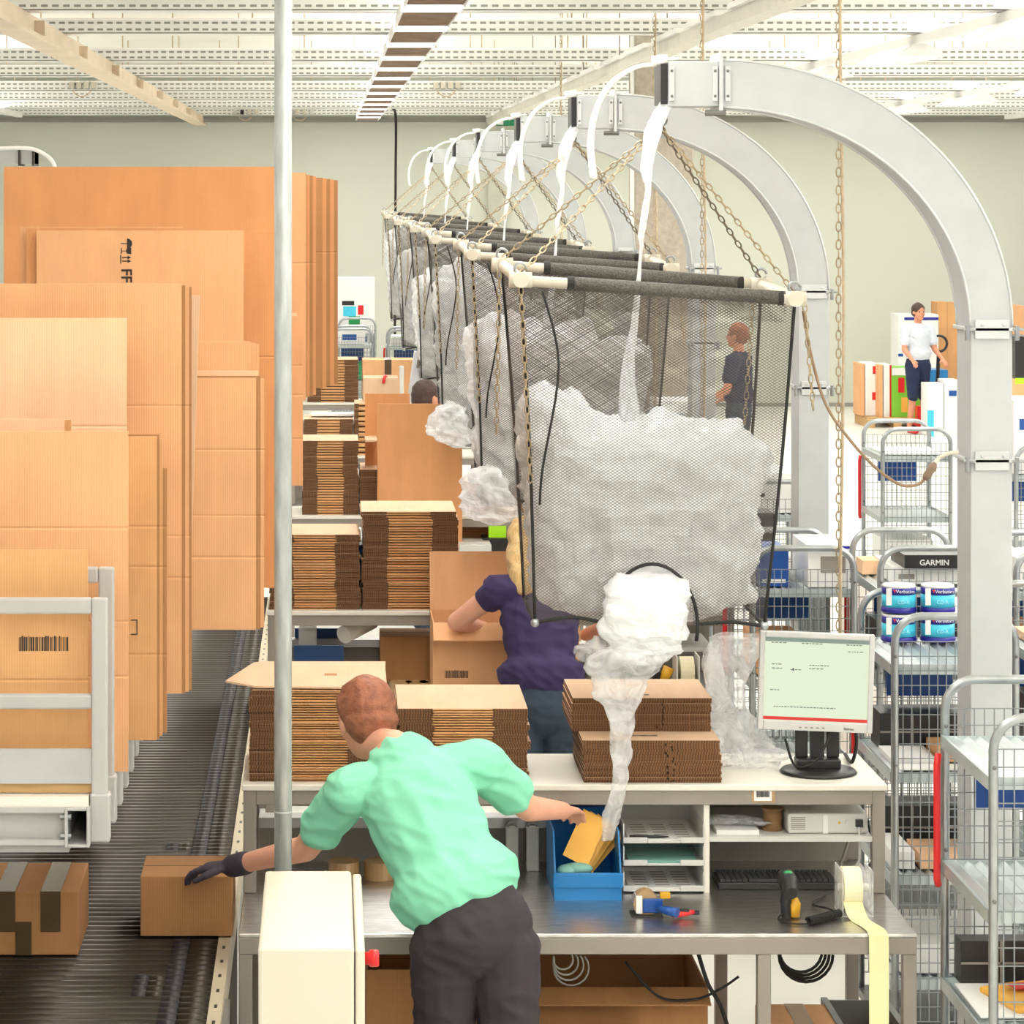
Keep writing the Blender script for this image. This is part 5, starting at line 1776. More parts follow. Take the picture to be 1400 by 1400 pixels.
cart_pos = [
    ((1.83, 8.08), 'nearest galvanised shelf trolley at the right photo edge'),
    ((1.93, 10.0), 'galvanised shelf trolley behind the monitor carrying blue disc packs'),
    ((2.46, 10.2), 'galvanised shelf trolley right of the nearest arch leg, nearer one'),
    ((1.72, 11.9), 'galvanised shelf trolley with blue and white goods beside the net bag'),
    ((2.24, 11.9), 'galvanised shelf trolley with a black box behind the disc packs'),
    ((2.77, 11.8), 'galvanised shelf trolley right of the nearest arch leg, farther one'),
    ((3.37, 17.8), 'galvanised shelf trolley with blue plate on the open floor near the pallet'),
    ((3.90, 16.6), 'galvanised shelf trolley holding cartons half hidden by the nearest arch'),
    ((1.98, 14.6), 'galvanised shelf trolley behind the net bag and second arch leg'),
    ((2.1, 18.9), 'galvanised shelf trolley standing beside the third table'),
    ((0.05, 30.5), 'far trolley with red handle beside the last table, left one'),
    ((0.62, 30.2), 'far trolley with red handle beside the last table, right one'),
    ((0.12, 33.0), 'far trolley loaded with white cartons against the back wall'),
]
cart0 = make_cart()
carts = []
for i, ((x, y), lb_) in enumerate(cart_pos):
    if i == 0:
        cart0.location = (x, y, 0)
        cart0['label'] = lb_
        WL[cart0.name] = Vector((x, y, 0))
        carts.append(cart0)
    else:
        c = copy_tree(cart0, Vector((x, y, 0)) - cart0.location, lb_)
        carts.append(c)


def on(i, sh, dx, dy, w, dep, h, mat, label, name='goods_box', cat='box', print_=None, group='goods on the trolleys'):
    """a packed box on shelf sh of trolley i"""
    (x, y) = cart_pos[i][0]
    z = SHELVES[sh] + .001
    t = thing(name, label, cat, (x + dx + w / 2, y + dy + dep / 2, z), group)
    MB().box(x + dx, x + dx + w, y + dy, y + dy + dep, z, z + h).build('body', mat, t, bevel=.002)
    for pr in print_ or ():
        pm, u0, u1, v0, v1 = pr
        MB().box(x + dx + u0 * w, x + dx + u1 * w, y + dy - .0012, y + dy - .0002, z + v0 * h, z + v1 * h).build('print', pm, t)
    return t


# disc spindles on the trolley behind the monitor
bx, by = cart_pos[1][0]
for k, (dx, lev) in enumerate(((.07, 0), (.21, 0), (.07, 1), (.21, 1))):
    x, y, z = bx + dx + .0, by + .48, SHELVES[0] + .002 + lev * .105
    lb_ = ['lower left', 'lower right', 'upper left', 'upper right'][k]
    t = thing('disc_pack', 'blue wrapped disc pack on the trolley, %s of four' % lb_, 'disc pack', (x + .06, y + .06, z), 'disc packs')
    c = Vector((x + .06, y + .06, z))
    MB().lathe(c, [(.060, 0), (.064, .004), (.062, .02)], 28).build('base', VIOLET, t, smooth=True)
    MB().lathe(c, [(.0605, .02), (.0605, .066)], 28).build('cyan_band', CYAN, t, smooth=True)
    MB().lathe(c, [(.061, .066), (.061, .09)], 28).build('violet_band', VIOLET, t, smooth=True)
    MB().lathe(c, [(.060, .09), (.058, .098), (.05, .1)], 28).build('lid', PAPER, t, smooth=True)
    MB().box(c.x - .055, c.x - .036, c.y - .056, c.y - .05, z + .03, z + .09).build('white_panel', PAPER, t)
    text('brand_print', 'Verbatim', .018, (c.x - .022, c.y - .0622, z + .074), PAPER, t)
    text('format_print', 'CD-R', .018, (c.x - .016, c.y - .062, z + .036), M('pale_cyan_print', (170, 226, 238), .4), t)
    MB().prism([(c.x - .032, z + .086), (c.x - .026, z + .074), (c.x - .022, z + .086)], c.y - .0622, c.y - .0615).build('red_tick', RED, t)

on(4, 0, .09, .15, .3, .4, .07, PAPER, 'white flat box under the black lettered box', print_=((GREY_FRAME, .08, .3, .3, .6),))
(x, y) = cart_pos[4][0]
gq = thing('lettered_box', 'black box with white maker lettering on the trolley shelf behind the disc packs', 'box', (x + .2, y + .2, SHELVES[0] + .072), 'goods on the trolleys')
zt = SHELVES[0] + .072
MB().box(x + .13, x + .37, y + .1, y + .4, zt, zt + .055).build('body', BLACK, gq)
text('lettering', 'GARMIN', .032, (x + .19, y + .098, zt + .014), PAPER, gq, bold=.0006)
on(3, 0, .05, .08, .12, .3, .15, BLUE_SIGN, 'dark blue striped carton on the trolley beside the net bag', print_=((PAPER, .1, .9, .1, .2),))
on(3, 0, .245, .05, .17, .4, .17, PAPER, 'white carton with grey window on the trolley beside the net bag', print_=((GREY_FRAME, .3, .9, .35, .75), (VIOLET, .0, 1.0, .93, 1.0)))
on(3, 0, .05, .4, .17, .2, .08, PAPER, 'low white bottle carton on the trolley beside the net bag', print_=((GREEN, .2, .3, .3, .7),))
on(3, 1, .05, .05, .2, .5, .14, K_MID, 'orange brown carton low on the trolley beside the net bag')
on(3, 1, .27, .05, .14, .5, .10, GREEN, 'small green carton low on the trolley beside the net bag', print_=((PAPER, .05, .5, .2, .8),))
on(4, 0, .0 + .02, .45, .1, .15, .06, K_PALE, 'small tan carton at the rear of the trolley behind the disc packs')
on(0, 2, .02, .2, .3, .35, .006, PAPER, 'white paper folder on the lowest visible shelf of the nearest trolley', cat='paper', name='paper_folder')
on(0, 3, .05, .1, .3, .4, .03, PAPER, 'white flat parcel on the bottom shelf of the nearest trolley')
t = thing('padded_envelope', 'orange padded envelope lying on the nearest trolley', 'envelope', (cart_pos[0][0][0] + .25, cart_pos[0][0][1] + .35, SHELVES[2] + .008))
mb = MB().obox((cart_pos[0][0][0] + .26, cart_pos[0][0][1] + .38, SHELVES[2] + .025), (.33, .24, .02), Matrix.Rotation(.25, 3, 'Z') @ Matrix.Rotation(-.06, 3, 'Y'))
mb.build('envelope', ENVELOPE, t, bevel=.008)
mb = MB().obox((cart_pos[0][0][0] + .2, cart_pos[0][0][1] + .4, SHELVES[2] + .041), (.1, .06, .002), Matrix.Rotation(.25, 3, 'Z'))
mb.build('stamp', RED, t)
on(1, 1, .2, .2, .16, .2, .05, K_MID, 'tan small carton on the second shelf behind the monitor')
on(1, 1, .03, .16, .16, .24, .02, PAPER, 'white flat parcel on the second shelf behind the monitor')
CRATE_L = ((GREY_FRAME, .0, 1, .47, .52), (GREY_FRAME, .32, .35, 0, 1), (GREY_FRAME, .65, .68, 0, 1))
on(1, 1, .04, .42, .34, .18, .13, BLACK, 'black ribbed crate on the second shelf behind the monitor', name='crate', cat='crate', print_=CRATE_L)
on(1, 2, .04, .42, .34, .18, .15, BLACK, 'black ribbed crate on the third shelf behind the monitor', name='crate', cat='crate', print_=CRATE_L)
on(0, 2, .04, .55, .36, .08, .13, BLACK, 'black ribbed crate at the rear of the nearest trolley', name='crate', cat='crate', print_=CRATE_L)
on(4, 1, .05, .2, .34, .35, .2, BLACK, 'black ribbed crate in the trolley with the black lettered box', name='crate', cat='crate', print_=CRATE_L)
on(1, 2, .12, .1, .2, .25, .05, K_PALE, 'tan bundle of envelopes on the third shelf behind the monitor')
on(1, 2, .02, .1, .08, .3, .06, PAPER, 'white carton end on the third shelf behind the monitor')
on(1, 3, .05, .1, .3, .4, .1, PAPER, 'white carton on the bottom shelf behind the monitor')
on(1, 1, .04, .05, .34, .1, .004, PAPER, 'paper sheet on the second shelf behind the monitor', cat='paper', name='paper_sheet')
on(5, 0, .05, .1, .3, .4, .12, PAPER, 'white carton on the farther trolley right of the arch leg', print_=((BLUE_SIGN, .1, .6, .3, .7),))
on(5, 1, .05, .1, .3, .4, .2, K_MID, 'brown carton on the farther trolley right of the arch leg')
on(2, 0, .05, .1, .3, .4, .03, K_TOP, 'tan flat carton on the nearer trolley right of the arch leg')
on(2, 1, .05, .1, .3, .4, .18, BLACK, 'black carton on the nearer trolley right of the arch leg')
on(6, 0, .04, .1, .36, .45, .012, PAPER, 'white sheet on top of the trolley with blue plate', cat='paper', name='paper_sheet')
on(6, 2, .04, .1, .3, .4, .2, PAPER, 'white carton low in the trolley with blue plate')
on(7, 0, .02, .1, .16, .4, .42, PAPER, 'tall white carton with blue oval on the half hidden trolley', print_=((BLUE_SIGN, .2, .8, .6, .75),))
on(7, 0, .2, .1, .2, .4, .35, PAPER, 'white carton with light blue edge on the half hidden trolley', print_=((CYAN, .0, .15, 0, 1),))
on(8, 0, .04, .1, .36, .45, .2, PAPER, 'white carton on the trolley behind the net bag', print_=((INK, .1, .5, .4, .5),))
tt = on(8, 1, .06, .03, .36, .45, .16, PAPER, 'white computer accessory carton with black lettering beside the second arch')
text('lettering', 'AirPo', .045, (cart_pos[8][0][0] + .3, cart_pos[8][0][1] + .028, SHELVES[1] + .06), INK, tt)
on(9, 0, .04, .1, .36, .4, .25, PAPER, 'white carton on the trolley beside the third table')
on(10, 0, .05, .1, .3, .4, .15, PAPER, 'white carton on the far left trolley', print_=((BLUE_SIGN, .2, .7, .3, .7),))
on(10, 1, .05, .1, .3, .4, .18, GREEN, 'green carton on the far left trolley')
on(11, 0, .05, .1, .35, .4, .1, PAPER, 'low white carton on the far right trolley')
on(11, 1, .05, .1, .35, .4, .2, BLUE_SIGN, 'blue carton on the far right trolley', print_=((PAPER, .1, .9, .1, .7),))
on(12, 0, .0, .1, .42, .45, .62, PAPER, 'large white carton with coloured picture against the back wall',
   print_=((INK, .12, .45, .5, .58), (CYAN, .15, .5, .3, .48), (RED, .55, .7, .33, .5), (GREEN, .3, .6, .15, .3)))
on(12, 1, .04, .05, .36, .4, .25, PAPER, 'white carton with dark band against the back wall', print_=((INK, .05, .7, .5, .75),))

# foam roll on the floor between the trolleys
fr = thing('foam_roll', 'thick pale pink foam roll standing among the trolleys', 'roll', (X(1160, 14.3) + .0, 14.3, 0))
c = Vector((X(1183, 14.3), 14.3, 0))
MB().lathe(c, [(.0, 1.0), (.05, 1.0), (.05, 1.14), (.12, 1.15), (.13, 1.13), (.13, 0.0), (.0, 0.0)], 28).build('roll', PINKROLL, fr, smooth=False)

# ================================================================== back of the hall: pallets, cartons
D = 37.6


def far_box(label, x0, y0, x1, y1, d, dep, mat, prints=(), zb=None, name='goods_box', group='goods on the far pallets'):
    a, b = W(x0, y1, d), W(x1, y0, d)
    z0 = a.z if zb is None else zb
    t = thing(name, label, 'box', ((a.x + b.x) / 2, d + dep / 2, z0), group)
    MB().box(a.x, b.x, d, d + dep, z0, b.z).build('body', mat, t)
    w, h = b.x - a.x, b.z - z0
    for pm, u0, u1, v0, v1 in prints:
        MB().box(a.x + u0 * w, a.x + u1 * w, d - .004, d - .0005, z0 + v0 * h, z0 + v1 * h).build('print', pm, t)
    return t


def pallet(label, x0, x1, d, dep):
    t = thing('pallet', label, 'pallet', ((x0 + x1) / 2, d + dep / 2, 0), 'wooden pallets')
    for k in range(3):
        x = x0 + (x1 - x0 - .1) * k / 2
        MB().box(x, x + .1, d, d + dep, .02, .11).build('block', WOODEN, t)
        MB().box(x, x + .1, d, d + dep, 0, .02).build('bottom_board', WOODEN, t)
    for k in range(6):
        y = d + (dep - .1) * k / 5
        MB().box(x0, x1, y, y + .1, .11, .132).build('top_board', WOODEN, t)
    return t


pa = pallet('wooden pallet carrying coloured cartons by the back wall', X(1180, D), X(1262, D), D - .3, .9)
pb = pallet('wooden pallet carrying white tall cartons behind the far worker', X(1225, 38.8), X(1312, 38.8), 38.8, .9)
zp = .133
far_box('brown and white carton at the left end of the coloured pallet', 1176, 498, 1182, 556, D, .5, K_MID, zb=zp)
far_box('white carton with red stripes on the coloured pallet', 1183, 497, 1200, 556, D, .5, PAPER, ((RED, .55, 1, .3, .45), (RED, .6, .9, .8, .95)), zb=zp)
far_box('brown carton side on the coloured pallet', 1201, 499, 1207, 562, D - .2, .5, K_MID, zb=zp)
far_box('white carton with red edge on the coloured pallet', 1208, 499, 1219, 562, D - .2, .5, PAPER, ((RED, .75, 1, 0, 1),), zb=zp)
far_box('lime green carton with red figure on the coloured pallet', 1219.5, 503, 1262, 563, D - .25, .5, LIME, ((PAPER, 0, 1, .85, 1), (RED, .2, .4, .5, .8), (ENVELOPE, .3, .5, .1, .4)), zb=zp)
far_box('tall white carton with dark blue header behind the far worker', 1228, 430, 1283, 500, 38.9, .5, PAPER, ((VIOLET, .15, 1, .9, .95), (BLUE_SIGN, .0, .12, .25, .3)), zb=zp + .5)
far_box('white base carton below the tall white one', 1228, 500, 1283, 545, 38.85, .5, PAPER, ((YELLOW, .7, .95, .5, .9),), zb=zp)
far_box('bright blue carton at the right of the far pallet', 1269, 506, 1296, 545, 38.0, .4, BLUE, zb=.0)
for k, (x0, y0, x1, y1) in enumerate(((1281, 413, 1295, 448), (1295, 414, 1309, 448), (1281, 448, 1295, 486), (1295, 448, 1309, 486), (1281, 486, 1309, 550))):
    far_box('brown carton of the far stack left of the nearest arch leg, %s' % ('top left', 'top right', 'middle left', 'middle right', 'bottom')[k], x0 + .2, y0, x1 - .2, y1, 39.6, .4, K_TAN, group='brown far stack', zb=(H - (550 - PY) / F * 39.6 if k < 0 else (0 if k == 4 else None)))
far_box('brown carton tower right of the nearest arch leg', 1385, 418, 1400, 560, 39.6, .5, K_MID, zb=0)
far_box('tall black carton with red stripe at the right photo edge', 1388, 460, 1410, 512, 30.0, .5, BLACK, ((RED, .6, .9, .1, .9), (NEON, 0, 1, 0, .12)), zb=1.05)
far_box('brown carton under the black one at the right photo edge', 1387, 518, 1412, 560, 30.0, .5, K_MID, zb=0.0)
far_box('white tall carton with blue print near the half hidden trolley', 1268, 525, 1290, 600, 36.0, .4, PAPER, ((CYAN, 0, .4, 0, .5),), zb=0)
far_box('white tall carton beside the blue printed one', 1291, 520, 1312, 600, 36.0, .4, PAPER, ((BLUE_SIGN, .3, .8, .72, .82),), zb=0)
pj = thing('pallet_truck', 'black handled pallet truck held by the far worker', 'pallet truck', (X(1276, 37.0), 37.0, 0))
hx = X(1280, 37)
MB().cyl((hx, 37.0, .2), (hx, 36.85, 1.0), .025, 8).build('drawbar', BLACK, pj)
MB().tube(arc((hx, 36.83, 1.1), .1, -90, 270, 16), .018, 6).build('handle_loop', BLACK, pj, smooth=True)
MB().box(hx - .25, hx - .09, 36.9, 38.0, .05, .1).box(hx + .09, hx + .25, 36.9, 38.0, .05, .1).build('fork', RED, pj)
MB().box(hx - .25, hx + .25, 36.95, 37.1, .1, .3).build('pump_body', RED, pj)

# ================================================================== goods on the rear tables
# station 2: woman's carton
oc = open_carton('large open brown carton with barcode in front of the woman', X(592, 12.4), X(592, 12.4) + .62, 12.40, 12.78, TZ, TZ + .35, K_MID, back=(0, .05, .25), front=(0, -.09, -.06))
barcode(oc, X(608, 12.4), X(640, 12.4), Z(927, 12.4), Z(917, 12.4), 12.3999, 8)
mb = MB()
# station 2 under the shelf: blue trays, paper tube, small carton, tape rolls
for k, (x0, x1, lb_) in enumerate(((402, 470, 'dark blue document tray on the second table'), (545, 590, 'brown small carton on the second table under the shelf'))):
    d = 13.0
    z0 = TZ + .14
    if k == 0:
        t = thing('document_tray', lb_, 'tray', (X((x0 + x1) / 2, d), d + .1, TZ))
        xa, xb = X(x0, d), X(x1, d)
        MB().box(xa, xb, d, d + .25, TZ, TZ + .06).box(xa, xb, d, d + .01, TZ + .06, TZ + .16).box(xa, xb, d + .24, d + .25, TZ + .06, TZ + .2).build('shell', BLUE_DK, t)
        MB().box(xa + .02, xa + .1, d + .05, d + .2, TZ + .06, TZ + .22).build('dividers', GREY_PL, t)
    else:
        carton('small_carton', lb_, X(x0 - 25, d), X(x1, d), d, d + .25, TZ, TZ + .2, K_DARK)
c0, c1_ = W(470, 868, 12.95), W(508, 848, 13.1)
pt = thing('paper_tube', 'pale cardboard tube resting on the blue tray', 'tube', c0)
MB().cyl(c0, c1_, .04, 16).build('tube', CREAM, pt, smooth=True)
for k, px in enumerate((548, 570, 588)):
    c = W(px, 915, 12.7)
    tag(MB().lathe((c.x, 12.7, TZ), [(.025, 0), (.05, 0), (.05, .05), (.025, .05)], 20).build('tape_roll', CLEARTAPE), 'roll of tape on the second worktop left of the open carton, %s' % ('first', 'second', 'third')[k], 'tape', 'tape rolls on the second table')
b2 = thing('storage_bin', 'blue plastic bin between the two stacks on the second shelf', 'bin', W(496, 810, 13.1))
d = 13.05
MB().box(X(488, d), X(502, d), d, d + .25, SZ, SZ + .26).build('shell', BLUE, b2)
MB().box(X(486, d), X(504, d), d - .03, d, SZ, SZ + .1).build('front', PAPER, b2)
# woman's table: tools seen past the bag
w2 = thing('label_roll', 'cream label roll in a holder on the second worktop behind the bag', 'label roll', W(940, 935, 12.7))
c = Vector((X(938, 12.7), 12.7, TZ + .09))
MB().lathe(c - Vector((.03, 0, 0)), [(.02, 0), (.07, 0), (.07, .06), (.02, .06)], 24, axis='X').build('roll', M('cream_labels', (244, 236, 200)), w2)
for x in (c.x - .05, c.x + .045):
    MB().box(x, x + .005, 12.62, 12.78, TZ, TZ + .17).build('side_plate', PAPER, w2)
w3 = thing('tape_dispenser', 'yellow and black tape dispenser on the second worktop', 'tape dispenser', W(905, 935, 12.7))
c = Vector((X(905, 12.65), 12.65, TZ))
MB().box(c.x - .06, c.x + .02, 12.62, 12.68, TZ, TZ + .05).build('body', BLUE_SIGN, w3, bevel=.005)
MB().tube([(c.x, 12.65, TZ + .05), (c.x + .03, 12.65, TZ + .12)], [.02, .025], 10).build('handle', YELLOW, w3, smooth=True)
MB().tube([(c.x - .03, 12.65, TZ + .03), (c.x - .02, 12.65, TZ + .1)], [.015, .02], 8).build('blade_arm', BLACK, w3)
t = thing('speaker_box', 'black device housing behind the nearest monitor', 'device', W(1025, 960, 12.9))
MB().box(X(1020, 12.9), X(1060, 12.9), 12.9, 13.1, SZ, SZ + .42).build('housing', BLACK, t, bevel=.01)
MB().box(X(1024, 12.9), X(1056, 12.9), 12.895, 12.9, SZ + .05, SZ + .36).build('grille', DARKMETAL, t)
MB().box(X(1028, 12.9), X(1052, 12.9), 12.93, 13.06, SZ - 0.0, SZ + .01).build('foot', BLACK, t)

# station 3
ub = thing('open_carton', 'big upright orange carton board on the third table', 'box', (X(573, 16.4), 16.45, TZ))
d = 16.45
MB().box(X(516, d), X(632, d), d, d + .012, TZ, Z(552, d)).build('front_board', K_ORANGE, ub)
MB().box(X(499, d + .4), X(560, d + .4), d + .39, d + .4, TZ, Z(538, d + .4)).build('rear_board', K_ORANGE, ub)
mb = MB().box(X(516, d), X(516, d) + .012, d + .012, d + .39, TZ, TZ + .5).box(X(632, d) - .012, X(632, d), d + .012, d + .39, TZ, TZ + .5).box(X(516, d), X(632, d), d + .012, d + .39, TZ, TZ + .012)
mb.build('side_boards', K_ORANGE, ub)
MB().box(X(499, d + .3), X(515, d + .3), d + .1, d + .39, Z(600, d + .3), Z(600, d + .3) + .01).build('flap', K_TOP, ub)
for k, (x0, x1, y0, y1, mat, lb_) in enumerate(((680, 735, 660, 706, K_DARK, 'dark brown carton at the right of the third table shelf'),)):
    carton('carton', lb_, X(x0, 16.6), X(x1, 16.6), 16.6, 16.95, SZ, Z(y0, 16.6), mat)
sc3 = thing('label_printer', 'white label printer with a raised lever on the third table shelf', 'printer', W(622, 700, 16.6))
d = 16.62
MB().box(X(606, d), X(632, d), d, d + .2, SZ, SZ + .14).build('housing', PAPER, sc3, bevel=.01)
MB().box(X(619, d), X(631, d), d - .005, d, SZ + .07, SZ + .12).build('display', BLACK, sc3)
MB().obox((X(610, d), d + .08, SZ + .22), (.03, .03, .22), Matrix.Rotation(-.2, 3, 'Y')).build('lever', GREY_PL, sc3, bevel=.008)
MB().box(X(614, d), X(620, d), d - .004, d, SZ + .015, SZ + .035).build('logo_strip', BLUE_SIGN, sc3)
c = W(652, 690, 16.6)
tag(MB().ell((c.x, 16.6, SZ + .03), (.06, .06, .03)).ell((c.x + .03, 16.58, SZ + .05), (.04, .04, .03)).build('crumpled_wrap', M('dark_red_wrap', (150, 70, 60), .5, var=.3), smooth=True), 'small dark red wrapped item on the third table shelf', 'wrap')
nc = thing('neon_card', 'neon green card on the third table below its shelf', 'card', W(680, 735, 16.55))
MB().box(X(668, 16.55), X(692, 16.55), 16.55, 16.57, Z(735, 16.55), Z(719, 16.55)).build('card', NEON, nc)
wbx = carton('white_box', 'white ring binder box on the third worktop below the shelf', X(628, 16.3), X(672, 16.3), 16.3, 16.62, TZ, Z(745, 16.3), GREY_PL)
MB().box(X(636, 16.3), X(658, 16.3), 16.297, 16.2998, Z(772, 16.3), Z(766, 16.3)).build('red_label', RED, wbx)
carton('carton', 'brown carton on the third worktop under the shelf', X(600, 16.75), X(668, 16.75), 16.7, 16.95, TZ, Z(716, 16.7), K_DARK)
MBk = thing('black_tray', 'black tray holding the neon card on the third worktop', 'tray', W(676, 745, 16.5))
MB().box(X(660, 16.5), X(698, 16.5), 16.5, 16.7, TZ, Z(736, 16.5) - .002).build('tray', BLACK, MBk)

# station 4 and 5
gx = thing('picture_carton', 'tilted white and grey carton with red lettering beside the far man', 'box', W(580, 552, 20.6))
R_ = Matrix.Rotation(.14, 3, 'Y')
c = W(586, 522, 20.7)
MB().obox(c, (.26, .2, .40), R_).build('body', M('pale_grey_carton', (214, 216, 220), .5), gx)
MB().obox(c + R_ @ Vector((.0, -.1005, .12)), (.09, .001, .045), R_).build('red_lettering', M('red_print', (210, 90, 90), .5), gx)
MB().obox(c + R_ @ Vector((-.09, -.1005, .12)), (.03, .001, .06), R_).build('grey_lettering', GREY_FRAME, gx)
MB().box(c.x - .1, c.x + .1, 20.62, 20.8, SZ - .0, c.z - .17).build('inner_tray', GREY_PL, gx)
carton('taped_carton', 'tan carton with brown tape at the top of the far table row', X(496, 25.2), X(566, 25.2), 25.35, 25.7, SZ, Z(492, 25.35), K_MID, tape=TAPE)
carton('carton', 'pale carton on the fourth table near the red strap', X(497, 20.5), X(544, 20.5), 20.42, 20.7, SZ, Z(517, 20.4), K_TOP)
tag(MB().tube(smooth_path([W(524, 524, 20.41), W(526, 515, 20.43), W(528, 515, 20.6), W(529, 516, 20.72)]), .012, 6).build('red_strap', RED, smooth=True), 'red strap looped over the carton on the fourth table', 'strap')
tag(MB().box(X(546, 20.35), X(552, 20.35), 20.33, 20.36, SZ, Z(500, 20.35)).build('grey_lever', GREY_PL, bevel=.006), 'upright grey handle beside the red strap', 'handle')
tag(MB().obox(W(455, 566, 20.55), (.3, .2, .015)).build('paper_heap', PAPER), 'white crumpled papers on the fourth table stack', 'paper')
tc_ = carton('carton', 'brown carton lying in the bottom of the fourth net bag', X(578, 20.6), X(606, 20.6), 20.85, 21.0, Z(490, 20.8), Z(462, 20.8), K_MID)

# ================================================================== people


def loft(mb, p0, p1, r0, r1, right=(1, 0, 0), n=14):
    """tapered limb with rounded ends; r = radius or (half width, half depth)"""
    p0, p1 = Vector(p0), Vector(p1)
    a0, b0 = r0 if isinstance(r0, tuple) else (r0, r0)
    a1, b1 = r1 if isinstance(r1, tuple) else (r1, r1)
    ax = (p1 - p0)
    L_ = ax.length
    ax = ax / L_
    rt = Vector(right)
    rt = rt - ax * rt.dot(ax)
    rt = rt.normalized() if rt.length > 1e-4 else ax.orthogonal().normalized()
    fw = ax.cross(rt)
    rings = []
    e0, e1 = min(a0, b0), min(a1, b1)
    for k in range(4, 0, -1):
        t = math.pi / 2 * k / 4.6
        rings.append((-e0 * math.sin(t), a0 * math.cos(t), b0 * math.cos(t)))
    for k in range(6):
        t = k / 5
        rings.append((L_ * t, a0 + (a1 - a0) * t, b0 + (b1 - b0) * t))
    for k in range(1, 5):
        t = math.pi / 2 * k / 4.6
        rings.append((L_ + e1 * math.sin(t), a1 * math.cos(t), b1 * math.cos(t)))
    vs, fs = [], []
    for h, a, b in rings:
        for j in range(n):
            g = 2 * math.pi * j / n
            vs.append(p0 + ax * h + rt * (a * math.cos(g)) + fw * (b * math.sin(g)))
    for i in range(len(rings) - 1):
        for j in range(n):
            fs.append((i * n + j, i * n + (j + 1) % n, (i + 1) * n + (j + 1) % n, (i + 1) * n + j))
    fs.append(tuple(range(n - 1, -1, -1)))
    fs.append(tuple(range((len(rings) - 1) * n, len(rings) * n)))
    mb.add(vs, fs)
    return mb


def fuse(mb, name, mat, parent, vox, sm=6, wrinkle=0.0, seed=0):
    """weld overlapping closed shapes into one continuous skin"""
    ob = mb.build(name, mat, parent)
    m = ob.modifiers.new('r', 'REMESH')
    m.mode = 'VOXEL'
    m.voxel_size = vox
    m.use_smooth_shade = True
    s = ob.modifiers.new('s', 'SMOOTH')
    s.iterations = sm
    s.factor = 0.5
    COL.objects.unlink(ob)
    ob.parent = None
    me = baked(ob)
    COL.objects.link(ob)
    ob.parent = parent
    ob.modifiers.clear()
    old = ob.data
    ob.data = me
    bpy.data.meshes.remove(old)
    if wrinkle:
        nr_ = [0.0] * (3 * len(me.vertices))
        me.vertices.foreach_get('normal', nr_)
        co_ = [0.0] * len(nr_)
        me.vertices.foreach_get('co', co_)
        for i_ in range(len(me.vertices)):
            c = Vector(co_[3 * i_:3 * i_ + 3])
            q = Vector((c.x * 9 + seed, c.y * 9, c.z * 22 + c.x * 7))
            co_[3 * i_:3 * i_ + 3] = c + Vector(nr_[3 * i_:3 * i_ + 3]) * wrinkle * (1 - 2 * abs(mn.noise(q)))
        me.vertices.foreach_set('co', co_)
        me.update()
    for p in me.polygons:
        p.use_smooth = True
    if not me.materials:
        me.materials.append(mat)
    return ob


def hand(mb, wrist, dirv, side, palm, curl=0.5, s=1.0, thumb=1):
    """palm, four unequal bent fingers and a thumb leaving the side of the palm"""
    wv = Vector(wrist)
    D_ = Vector(dirv).normalized()
    S_ = Vector(side)
    S_ = (S_ - D_ * S_.dot(D_)).normalized()
    N_ = Vector(palm)
    N_ = (N_ - D_ * N_.dot(D_) - S_ * N_.dot(S_)).normalized()
    loft(mb, wv, wv + D_ * .075 * s, (.030 * s, .017 * s), (.040 * s, .014 * s), S_)
    for k, (o_, ln) in enumerate(((-.031, .058), (-.0105, .074), (.0105, .080), (.031, .072))):
        b = wv + D_ * .085 * s + S_ * o_ * s
        d1 = (D_ * math.cos(curl * .5) + N_ * math.sin(curl * .5) + S_ * o_ * 1.5).normalized()
        d2 = (D_ * math.cos(curl * 1.3) + N_ * math.sin(curl * 1.3)).normalized()
        d3 = (D_ * math.cos(curl * 2.0) + N_ * math.sin(curl * 2.0)).normalized()
        m_ = b + d1 * ln * .48 * s
        e_ = m_ + d2 * ln * .32 * s
        loft(mb, b - D_ * .015 * s, m_, .0093 * s, .0088 * s, S_, 8)
        loft(mb, m_, e_, .0088 * s, .0082 * s, S_, 8)
        loft(mb, e_, e_ + d3 * ln * .22 * s, .0082 * s, .007 * s, S_, 8)
    b = wv + D_ * .025 * s + S_ * .028 * s * thumb
    m_ = b + (D_ * .7 + S_ * .75 * thumb + N_ * .25).normalized() * .045 * s
    loft(mb, b, m_, .013 * s, .011 * s, D_, 8)
    loft(mb, m_, m_ + (D_ * .9 + S_ * .25 * thumb + N_ * .35).normalized() * .032 * s, .0105 * s, .0085 * s, D_, 8)
    return mb


